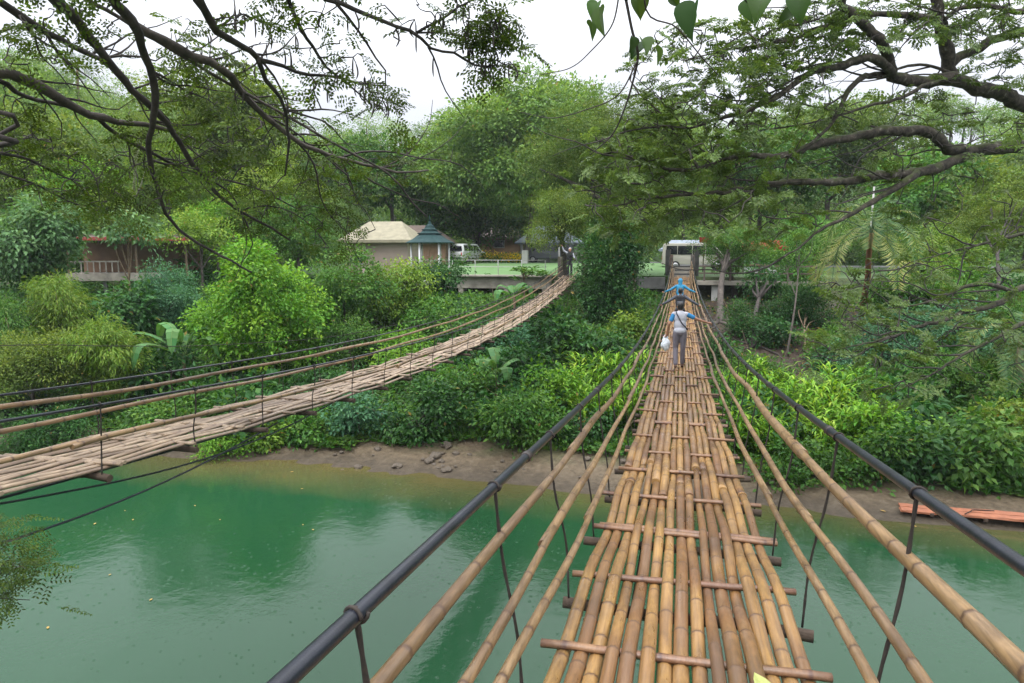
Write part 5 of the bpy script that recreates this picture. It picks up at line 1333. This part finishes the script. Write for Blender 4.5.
def red_house():
    p = P(135, 272, 46); b = np.array([p[0], p[1], G(p[0], p[1])])
    t = thing('stilt_house', 'house on stilts with a long red roof beam and grey deck, half buried in leaves', 'house', b, None, R(26))
    zf = EYE-1.35-b[2]+.0
    MB().box((-.8, 0, zf-.05), (5.6, 3.2, .5), bevel=.02).build('deck', CONC, t)
    for x in (-3.4, -1.4, .6, 2.4): MB().box((x, -1.3, (zf-.3)/2-.5), (.22, .22, zf+.6)).build('stilt', CONCD, t)
    MB().box((.2, 1.3, zf+1.1), (7.4, .15, 2.2)).build('wall', BROWNW, t)
    for i in range(9): MB().box((-3.4+i*.36, -1.5, zf+.55), (.07, .05, .75)).build('baluster', CONC, t)
    MB().box((-2.0, -1.5, zf+.95), (3.1, .08, .09)).build('rail', CONC, t)
    MB().box((.4, -.3, zf+2.55), (8.6, 3.8, .10), rx=R(6)).build('roof', BROWNR, t)
    MB().box((.4, -2.22, zf+2.38), (8.7, .10, .22), bevel=.01).build('fascia_beam', REDB, t)
    for x in (-3.4, .6, 3.6): MB().box((x, -1.5, zf+1.2), (.13, .13, 2.4)).build('pillar', BARKT, t)
red_house()

def stall():
    p = P(762, 262, 46); b = np.array([p[0], p[1], 5.6])
    t = thing('market_stall', 'stall with a red sheet roof half hidden by leaves right of the van', 'stall', b, None, R(4))
    z = P(762, 246, 46)[2]-b[2]
    MB().box((0, 0, z+.12), (3.0, 2.2, .06), rx=R(14), bevel=.01).build('roof', REDR, t)
    MB().box((0, -1.12, z-.20), (3.0, .05, .24)).build('valance', REDR, t)
    for x in (-1.35, 1.35):
        for y in (-.95, .95): MB().box((x, y, z/2), (.09, .09, z+.1)).build('pillar', BEAM, t)
    MB().box((0, -.8, .75), (2.7, .5, .08)).build('counter', BROWNW, t)
    MB().box((0, -.9, .37), (2.6, .06, .72)).build('front_panel', GREYW, t)
    p = P(704, 240, 48); z0 = 5.7
    t = thing('red_sign', 'small plain red board on a post behind the right side of the stairs', 'sign', (p[0], p[1], z0))
    MB().box((0, 0, p[2]-z0), (.62, .05, .36), bevel=.01).build('board', REDR, t)
    MB().tube([(0, .05, 0), (0, .05, p[2]-z0)], .035, 8).build('pole', BEAM, t)
stall()
def umb():
    pass
p = P(866, 300, 44); o = MB().tube([(0, 0, -.3), (0, 0, 3), (0.05, 0, P(866, 186, 44)[2]-G(p[0], p[1]))], [.07, .065, .05], 10).build('utility_pole', CONCG, None, (p[0], p[1], G(p[0], p[1]))); tag(o, 'slim white pole rising behind the coconut palm', 'pole')

# low hedge of yellow flowers behind the court
def hedge():
    rg = np.random.default_rng(55)
    a, c = P(468, 262, 64), P(520, 262, 63); 
    t = thing('flower_hedge', 'low hedge dotted with yellow flowers along the far side of the court', 'hedge', ((a[0]+c[0])/2, (a[1]+c[1])/2, G((a[0]+c[0])/2, a[1])))
    bl = []; fb = []
    for i in range(12):
        q = a+(c-a)*i/11; q[2] = G(q[0], q[1])+.3; q = q-np.array(t.location)
        bl.append((q, np.array([.45, .4, .4]))); fb.append((q+np.array([0, -.1, .25]), np.array([.35, .3, .2])))
    mb = MB(); leaf_crown(mb, rg, bl, 'broad', .8); mb.build('foliage', LM['mid'], t)
    mb = MB(); leaf_crown(mb, rg, fb, 'broad', .5, lo=.55, hi=1); mb.build('blossom', LM['flower'], t)
hedge()

# ------------------------------------------------------------------ shore things
def shore():
    rg = np.random.default_rng(8)
    a, c = P(899, 508, 17.4), P(1040, 527, 15.9)
    a = GP(899, 511); c = GP(1040, 528); a[2] = max(a[2], 0.02); c[2] = max(c[2], .02)
    m = (a+c)/2; L = np.linalg.norm((c-a)[:2]); ang = math.atan2(c[1]-a[1], c[0]-a[0])
    t = thing('wooden_raft', 'weathered reddish plank raft lying at the right water edge', 'raft', (m[0], m[1], max(.06, m[2])+.16), None, ang)
    for i in range(2):
        b = bmesh.new(); bmesh.ops.create_cube(b, size=1)
        bmesh.ops.subdivide_edges(b, edges=[e for e in b.edges if abs((e.verts[0].co-e.verts[1].co).x) > .5], cuts=14)
        for v in b.verts:
            x = v.co.x; v.co = Vector((x*L*(1-.02*i)+rg.normal()*.012, v.co.y*.27+(i-.5)*.29+rg.normal()*.01, v.co.z*.05+rg.normal()*.006+.03*math.sin(x*4)))
        MB().bm(b).build('plank', PLANK, t)
    for x in (-.28, .1, .38): MB().box((x*L, 0, -.06), (.10, .62, .08), bevel=.01).build('batten', BEAM, t)
    MB().tube(spline([(-.05*L, -.3, .06), (.02*L, 0, .06), (.05*L, .1, .07), (.2*L, .2, .06)], 12), .014, 6).build('rope', ROPE, t)
    pr = []
    for k in range(3):
        b = bmesh.new(); bmesh.ops.create_icosphere(b, subdivisions=2, radius=1)
        for v in b.verts: v.co *= 1+.22*rg.normal()*.8; 
        bmesh.ops.smooth_vert(b, verts=b.verts[:], factor=.4, use_axis_x=True, use_axis_y=True, use_axis_z=True)
        for v in b.verts: v.co.z *= .6
        pr.append(MB().bm(b).mesh('rock', ROCK))
    n = 0
    for i in range(46):
        x = rg.uniform(-11.5, 5.5); y = rg.uniform(19.8, 22.0)
        if i < 18: q = P(rg.uniform(428, 470), rg.uniform(452, 470), 22.4); x, y = q[0]+rg.normal()*.4, 20.3+abs(rg.normal())*.9
        s = rg.uniform(.04, .17)*(1.0 if i % 9 else 1.5)
        o = link('rock', pr[i % 3], None, (x, y, G(x, y)+s*.15)); o.scale = (s, s*rg.uniform(.7, 1.2), s); o.rotation_euler = (0, 0, rg.random()*6)
        tag(o, 'small brown rock lying among others on the muddy beach', 'rock', 'rocks on the muddy beach')
    def leafmesh(mat, s):
        V = [(0, -.5, 0), (.18, -.22, .02), (.24, .05, .03), (.13, .33, .02), (0, .5, 0), (-.13, .33, .03), (-.24, .05, .02), (-.18, -.22, .03), (0, 0, -.012)]
        return MB().add(np.array(V)*s, [[i, (i+1) % 8, 8] for i in range(8)]).mesh('fallen_leaf', mat)
    lm = leafmesh(YELL, .16)
    for px, py in [(95, 524), (125, 511), (303, 525), (313, 530), (292, 472), (151, 600), (302, 489), (48, 628), (133, 520), (220, 520), (195, 506), (110, 575)]:
        d = P(px, py, 10); k = EYE/(EYE-d[2]); q = np.array([d[0]*k, d[1]*k, .012])
        o = link('floating_leaf', lm, None, tuple(q)); o.rotation_euler = (0, 0, rg.random()*6); o.scale = (.4+.35*rg.random(),)*3
        tag(o, 'tiny yellow leaf floating on the green water', 'leaf', 'yellow leaves floating on the water')
    for px, py in [(865, 512), (914, 521), (985, 531), (883, 509)]:
        d = P(px, py, 10); k = (EYE-.15)/(EYE-d[2]); x, y = d[0]*k, d[1]*k
        o = link('fallen_leaf', lm, None, (x, y, max(.02, G(x, y)+.03))); o.rotation_euler = (0, 0, rg.random()*6)
        tag(o, 'yellow fallen leaf on the wet mud near the raft', 'leaf', 'yellow leaves on the mud by the raft')
    d = 2.95; o = link('fallen_leaf', leafmesh(DEADL, .24), None, (.43, d, float(z1(d))+.075)); o.rotation_euler = (.25, .1, .5)
    tag(o, 'large greenish fallen leaf lying on the near right of the golden deck', 'leaf')
shore()

# thin cable strung across the left bank
q = spline([P(-160, 352, 15), P(24, 345, 17), P(114, 346, 19), P(215, 345, 22), P(337, 336, 27), P(424, 318, 32), P(500, 298, 37), P(566, 268, 39.5)], 60)
o = MB().tube(q, .011, 5).build('cable', ROPE); tag(o, 'thin grey cable strung across the left bank to the mossy trunk', 'cable')

# ------------------------------------------------------------------ people
def fuse(prims, name, mat, parent, voxel=0.011, it=4):
    mb = MB()
    for p in prims:
        if p[0] == 'c':
            _, a, b, r0, r1 = p; a, b = np.asarray(a, float), np.asarray(b, float); d = nrm(b-a); k = np.linalg.norm(b-a)
            pts = []; rr = []
            for th in np.linspace(-1.5, 0, 6): pts.append(a+d*r0*math.sin(th)); rr.append(r0*math.cos(th))
            for th in np.linspace(0, 1.5, 6): pts.append(b+d*r1*math.sin(th)); rr.append(r1*math.cos(th))
            mb.tube(pts, rr, 14)
        else:
            _, c, r = p[:3]; b = bmesh.new(); bmesh.ops.create_uvsphere(b, u_segments=18, v_segments=12, radius=1)
            M = Matrix.Translation(Vector(c)) @ (p[3].to_4x4() if len(p) > 3 else Matrix.Identity(4)) @ Matrix.Diagonal((*r, 1))
            mb.bm(b, M)
    me = mb.mesh(name, mat); o = bpy.data.objects.new(name, me); COL.objects.link(o)
    m = o.modifiers.new('r', 'REMESH'); m.mode = 'VOXEL'; m.voxel_size = voxel; m.use_smooth_shade = True
    s = o.modifiers.new('s', 'SMOOTH'); s.iterations = it; s.factor = .5
    dg = bpy.context.evaluated_depsgraph_get(); me2 = bpy.data.meshes.new_from_object(o.evaluated_get(dg))
    bpy.data.objects.remove(o); bpy.data.meshes.remove(me)
    me2.materials.clear(); me2.materials.append(mat); me2.name = name
    return link(name, me2, parent)

def hand(c, d, side, curl=.8):
    """palm, four bent fingers of unequal length and a thumb; d points from wrist to knuckles, side towards the thumb"""
    c = np.asarray(c, float); d = nrm(np.asarray(d, float)); s = nrm(np.asarray(side, float)-d*np.dot(side, d)); n = np.cross(d, s)
    pr = [('c', c, c+d*.055, .026, .030)]
    for i, (o, L) in enumerate(((.027, .068), (.009, .076), (-.009, .071), (-.026, .055))):
        k = c+d*.065+s*o; dn = nrm(d*math.cos(curl*.6)+n*-math.sin(curl*.6)); de = nrm(d*math.cos(curl*1.6)+n*-math.sin(curl*1.6))
        pr += [('c', c+d*.03+s*o*.8, k, .011, .0105), ('c', k, k+dn*L*.55, .0105, .0095), ('c', k+dn*L*.55, k+dn*L*.55+de*L*.5, .0095, .008)]
    t = c+d*.012+s*.026
    pr += [('c', t, t+nrm(s+d*.5)*.035, .013, .011), ('c', t+nrm(s+d*.5)*.035, t+nrm(s+d*.5)*.035+nrm(d+s*.1-n*.4)*.03, .011, .009)]
    return pr

def person(label, loc, rz, S, j, cloth, lean=0.0, hood=False, extra=None, vox=.0105):
    """j: joints of elbows, hands, knees, feet (left, right) in metres for a 1.66 m figure facing +y"""
    t = thing('person', label, 'person', loc, None, rz)
    A = lambda *v: np.array(v, float)
    pel = A(0, 0, .90); ch = A(0, .06+lean, 1.24); nk = A(0, .07+lean*1.25, 1.405); hd = A(0, .10+lean*1.45, 1.535)+A(*j.get('head', (0, 0, 0)))
    sh = {-1: A(-.155, .05+lean*1.1, 1.345), 1: A(.155, .05+lean*1.1, 1.345)}
    hip = {-1: A(-.085, 0, .87), 1: A(.085, 0, .87)}
    el = {-1: A(*j['el'][0]), 1: A(*j['el'][1])}; ha = {-1: A(*j['ha'][0]), 1: A(*j['ha'][1])}
    kn = {-1: A(*j['kn'][0]), 1: A(*j['kn'][1])}; ft = {-1: A(*j['ft'][0]), 1: A(*j['ft'][1])}
    body = [('e', ch, (.15, .10, .19)), ('e', (pel+ch)/2, (.13, .09, .18)), ('e', pel, (.145, .10, .12)), ('c', nk-A(0, .01, .04), hd-A(0, .015, .07), .056, .052),
            ('e', hd, (.076, .094, .112)), ('e', hd+A(0, .052, -.055), (.052, .045, .055)), ('e', hd+A(0, .098, -.012), (.014, .02, .022)),
            ('e', hd+A(-.078, -.005, -.01), (.014, .025, .034)), ('e', hd+A(.078, -.005, -.01), (.014, .025, .034)), ('c', hd+A(-.02, .083, -.055), hd+A(.02, .083, -.055), .010, .010),
            ('e', hd+A(-.031, .082, .012), (.013, .008, .009)), ('e', hd+A(.031, .082, .012), (.013, .008, .009))]
    for s in (-1, 1):
        wd = nrm(ha[s]-el[s])
        body += [('c', nk-A(0, .02, .04), sh[s], .05, .058), ('c', sh[s], el[s], .052, .038), ('c', el[s], ha[s], .037, .025)]
        body += hand(ha[s]+wd*.01, j.get('hd', {}).get(s, wd), A(-s*.3, 1, .1) if abs(wd[2]) < .8 else A(0, 1, 0))
        body += [('c', hip[s], kn[s], .082, .054), ('c', kn[s], ft[s]+A(0, 0, .08), .052, .036), ('c', ft[s]+A(0, -.03, .035), ft[s]+A(0, .14, .025), .034, .028)]
    fuse(body, 'body', SKIN, t, vox, 2)
    top = [('e', ch, (.172, .122, .20)), ('e', (pel+ch)/2, (.158, .112, .20)), ('e', pel+A(0, 0, .03), (.165, .12, .10)), ('c', nk-A(0, .01, .05), nk-A(0, .01, .02), .075, .066)]
    sl = []
    for s in (-1, 1):
        top += [('c', nk-A(0, .02, .05), sh[s], .058, .062)]
        e = sh[s]+(el[s]-sh[s])*cloth.get('sleeve', .62)
        if cloth.get('long'): sl += [('c', sh[s], el[s], .061, .050), ('c', el[s], el[s]+(ha[s]-el[s])*.93, .051, .038)]
        else: sl += [('c', sh[s], e, .060, .056)]
    if cloth.get('long') and not cloth.get('sl'): top += sl; sl = []
    fuse(top, cloth.get('topname', 'shirt'), cloth['top'], t, .012)
    if sl:
        for k in range(0, len(sl), len(sl)//2): fuse(sl[k:k+len(sl)//2], 'sleeve', cloth['sl'], t, .012)
    tr = [('e', pel-A(0, 0, .01), (.155, .112, .11))]
    for s in (-1, 1): tr += [('c', hip[s], kn[s], .094, .068), ('c', kn[s], kn[s]+(ft[s]+A(0, 0, .09)-kn[s])*.96, .067, .058)]
    fuse(tr, 'trousers', cloth['bot'], t, .012)
    for s in (-1, 1): fuse([('c', ft[s]+A(0, -.045, .03), ft[s]+A(0, .15, .022), .040, .034), ('c', ft[s]+A(0, -.03, .012), ft[s]+A(0, .14, .012), .038, .036)], 'sandal', cloth.get('shoe', SHOE), t, .009)
    if hood: fuse([('e', hd+A(0, -.022, .015), (.102, .108, .128)), ('c', nk+A(0, -.02, -.02), hd+A(0, -.05, -.03), .092, .085)], 'hood', cloth['top'], t, .011)
    else: fuse([('e', hd+A(0, -.018, .028), (.083, .093, .098)), ('e', hd+A(0, -.045, -.03), (.072, .058, .065))], cloth.get('hairname', 'hair'), cloth.get('hair', HAIR), t, .010)
    if extra: extra(t, dict(ch=ch, nk=nk, sh=sh, pel=pel, hd=hd))
    t.scale = (S,)*3
    return t

def on_deck(z, d): return float(z(d))+.055
d1 = 17.7
def strap(t, q):
    A = np.array; ch, pel = q['ch'], q['pel']
    p = spline([q['nk']+A((-.09, .03, -.01)), q['sh'][-1]+A((.05, -.07, .045)), ch+A((-.06, -.135, .06)), ch+A((.03, -.138, -.10)), pel+A((.12, -.105, .14)), pel+A((.185, 0, .06)), pel+A((.10, .13, .10)), ch+A((-.03, .14, .02)), q['nk']+A((-.09, .03, -.01))], 40)
    mb = MB()
    for i in range(39): pass
    mb.tube(p, .015, 6).build('bag_strap', STRAP, t)
man = person('man in a white shirt with blue sleeves and grey trousers walking away on the bridge', (.03, d1, on_deck(z1, d1)), R(3), 1.0,
    dict(el=((-.27, -.02, 1.10), (.42, .06, 1.22)), ha=((-.315, .06, .86), (.69, .13, 1.13)), kn=((-.095, .05, .49), (.085, .03, .48)), ft=((-.09, -.10, .0), (.085, .12, .0)), hd={1: (.8, .5, -.1)}),
    dict(top=SHIRTW, sl=SLEEVE, bot=TROUS), extra=strap)
def bag():
    t = thing('plastic_bag', 'white plastic carrier bag hanging from the left hand of the man in white', 'bag', (-.32, d1+.09, on_deck(z1, d1)+.80))
    rg = np.random.default_rng(2); b = bmesh.new(); bmesh.ops.create_icosphere(b, subdivisions=4, radius=1)
    for v in b.verts:
        n = v.co.copy(); k = 1+.06*math.sin(n.x*9+n.z*4)+.05*math.sin(n.y*11+n.z*7)+.02*rg.normal()
        zz = n.z; w = .135*(1-.45*max(0, zz)**1.5); w *= .82 if zz > -.6 else .82*(.75+.4*(zz+1)/.4*.6); v.co = Vector((n.x*w*k+.012*math.sin(zz*6), n.y*w*.7*k, zz*.19*k-.22))
    MB().bm(b, smoothf=True).build('sack', BAGW, t)
    for s in (-1, 1): MB().tube(spline([(s*.05, 0, -.07), (s*.03, 0, -.02), (0, 0, .012)], 8), [.028, .022, .016, .012, .010, .009, .008, .008], 6).build('handle', BAGW, t)
bag()
d2 = 24.0
person('person in a charcoal jacket gripping both handrails, second in line on the bridge', (.02, d2, on_deck(z1, d2)), R(0), .98,
    dict(el=((-.41, .08, 1.18), (.41, .08, 1.18)), ha=((-.62, .18, 1.06), (.62, .18, 1.06)), kn=((-.11, .12, .49), (.11, .04, .48)), ft=((-.11, .06, .0), (.11, -.14, .0))),
    dict(top=JACKG, bot=DARKC, long=True, topname='jacket'), lean=.06)
def pack():
    t = thing('backpack', 'dark backpack worn by the person in the charcoal jacket', 'backpack', (.02, d2-.12, on_deck(z1, d2)+1.17))
    MB().box((0, 0, 0), (.29, .15, .40), bevel=.05).build('main_bag', DARKC, t)
    MB().box((0, -.085, -.08), (.22, .06, .19), bevel=.025).build('front_pocket', JACKG, t)
    MB().tube(spline([(-.04, .03, .20), (0, .03, .235), (.04, .03, .20)], 8), .01, 6).build('handle', STRAP, t)
    for s in (-1, 1): MB().tube(spline([(s*.10, .06, .17), (s*.12, .14, .235), (s*.12, .245, .15), (s*.13, .23, -.02), (s*.13, .07, -.14)], 16), .016, 6).build('shoulder_strap', STRAP, t)
pack()
d3 = 28.2
person('person in a bright blue hooded jacket gripping both rails, farthest along the golden bridge', (.0, d3, on_deck(z1, d3)), R(-2), .95,
    dict(el=((-.40, .06, 1.18), (.40, .06, 1.18)), ha=((-.62, .16, 1.09), (.62, .16, 1.09)), kn=((-.10, .02, .48), (.10, .12, .49)), ft=((-.10, -.12, .0), (.10, .06, .0))),
    dict(top=JACKB, bot=JACKG, long=True, topname='jacket'), lean=.05, hood=True)
d4 = 38.2
person('person in dark clothes raising one arm at the end of the weathered bridge', (-6.05, d4, on_deck(z2, d4)), R(196), .98,
    dict(el=((-.24, .05, 1.10), (.36, .12, 1.47)), ha=((-.20, .24, 1.02), (.46, .20, 1.70)), kn=((-.09, .04, .49), (.09, .03, .48)), ft=((-.09, .0, .0), (.09, .02, .0))),
    dict(top=DARKC, sl=SHIRTW, bot=DARKC, long=True, topname='vest', hairname='cap', hair=SHIRTW))

# ------------------------------------------------------------------ camera, light, air
cam = bpy.data.cameras.new('camera'); co = bpy.data.objects.new('camera', cam); COL.objects.link(co)
cam.sensor_width = 36; cam.lens = FPX/1024*36; cam.clip_end = 2000; cam.clip_start = 0.05
co.location = (0, 0, EYE); co.rotation_euler = (R(90)-PITCH, 0, AZ)
SC.camera = co
SUN_EL, SUN_AZ = 62, 200
sl = bpy.data.lights.new('sun', 'SUN'); sl.energy = 0.9; sl.angle = R(25); sl.color = (1, 0.97, 0.93)
so = bpy.data.objects.new('sun', sl); COL.objects.link(so)
sd = Vector((math.sin(R(SUN_AZ))*math.cos(R(SUN_EL)), math.cos(R(SUN_AZ))*math.cos(R(SUN_EL)), math.sin(R(SUN_EL))))
so.rotation_euler = sd.to_track_quat('Z', 'Y').to_euler(); so.location = (0, -20, 60)
W = bpy.data.worlds.new('World'); SC.world = W; W.use_nodes = True
nt = W.node_tree; nt.nodes.clear()
wo = nt.nodes.new('ShaderNodeOutputWorld'); bg = nt.nodes.new('ShaderNodeBackground'); nt.links.new(bg.outputs[0], wo.inputs[0])
sky = nt.nodes.new('ShaderNodeTexSky'); sky.sky_type = 'NISHITA'; sky.sun_disc = False; sky.sun_elevation = R(SUN_EL); sky.sun_rotation = R(SUN_AZ)
sky.air_density = 1.0; sky.dust_density = 4.0; sky.ozone_density = 1.0
# an overcast deck of cloud, brighter overhead, lies over the clear sky
tc = N(nt, 'ShaderNodeTexCoord')
cl = ramp(nt, noise(nt, 1.6, 5, tc.outputs['Generated']), [(0.3, (11.6, 11.9, 12.5)), (0.7, (15.0, 15.1, 15.3))])
sz = N(nt, 'ShaderNodeSeparateXYZ'); nt.links.new(tc.outputs['Generated'], sz.inputs[0])
gr = ramp(nt, sz.outputs[2], [(0.0, (0.23, 0.235, 0.25)), (0.2, (0.325, 0.33, 0.35)), (0.45, (0.64, 0.65, 0.67)), (1.0, (1.48,)*3)])   # an overcast sky is darker towards the horizon
nt.links.new(mixc(nt, 0.92, sky.outputs[0], mixc(nt, 1.0, cl, gr, 'MULTIPLY')), bg.inputs[0])
bg.inputs[1].default_value = 0.10

hm = bpy.data.materials.new('damp_air'); hm.use_nodes = True; hn = hm.node_tree; hn.nodes.clear()
ho = hn.nodes.new('ShaderNodeOutputMaterial'); hv = hn.nodes.new('ShaderNodeVolumePrincipled'); hn.links.new(hv.outputs[0], ho.inputs['Volume'])
hv.inputs['Color'].default_value = (0.86, 0.93, 1.0, 1); hv.inputs['Density'].default_value = 0.0003
HAZE = MB().box((0, 130, 24), (900, 860, 60)).build('haze', hm); stuff(HAZE)

SC.view_settings.view_transform = 'Standard'; SC.view_settings.look = 'None'; SC.view_settings.exposure = 1.2; SC.view_settings.gamma = 1
SC.cycles.max_bounces = 6; SC.cycles.diffuse_bounces = 3; SC.cycles.glossy_bounces = 2; SC.cycles.transmission_bounces = 3; SC.cycles.transparent_max_bounces = 4; SC.cycles.volume_bounces = 0
SC.cycles.use_denoising = True
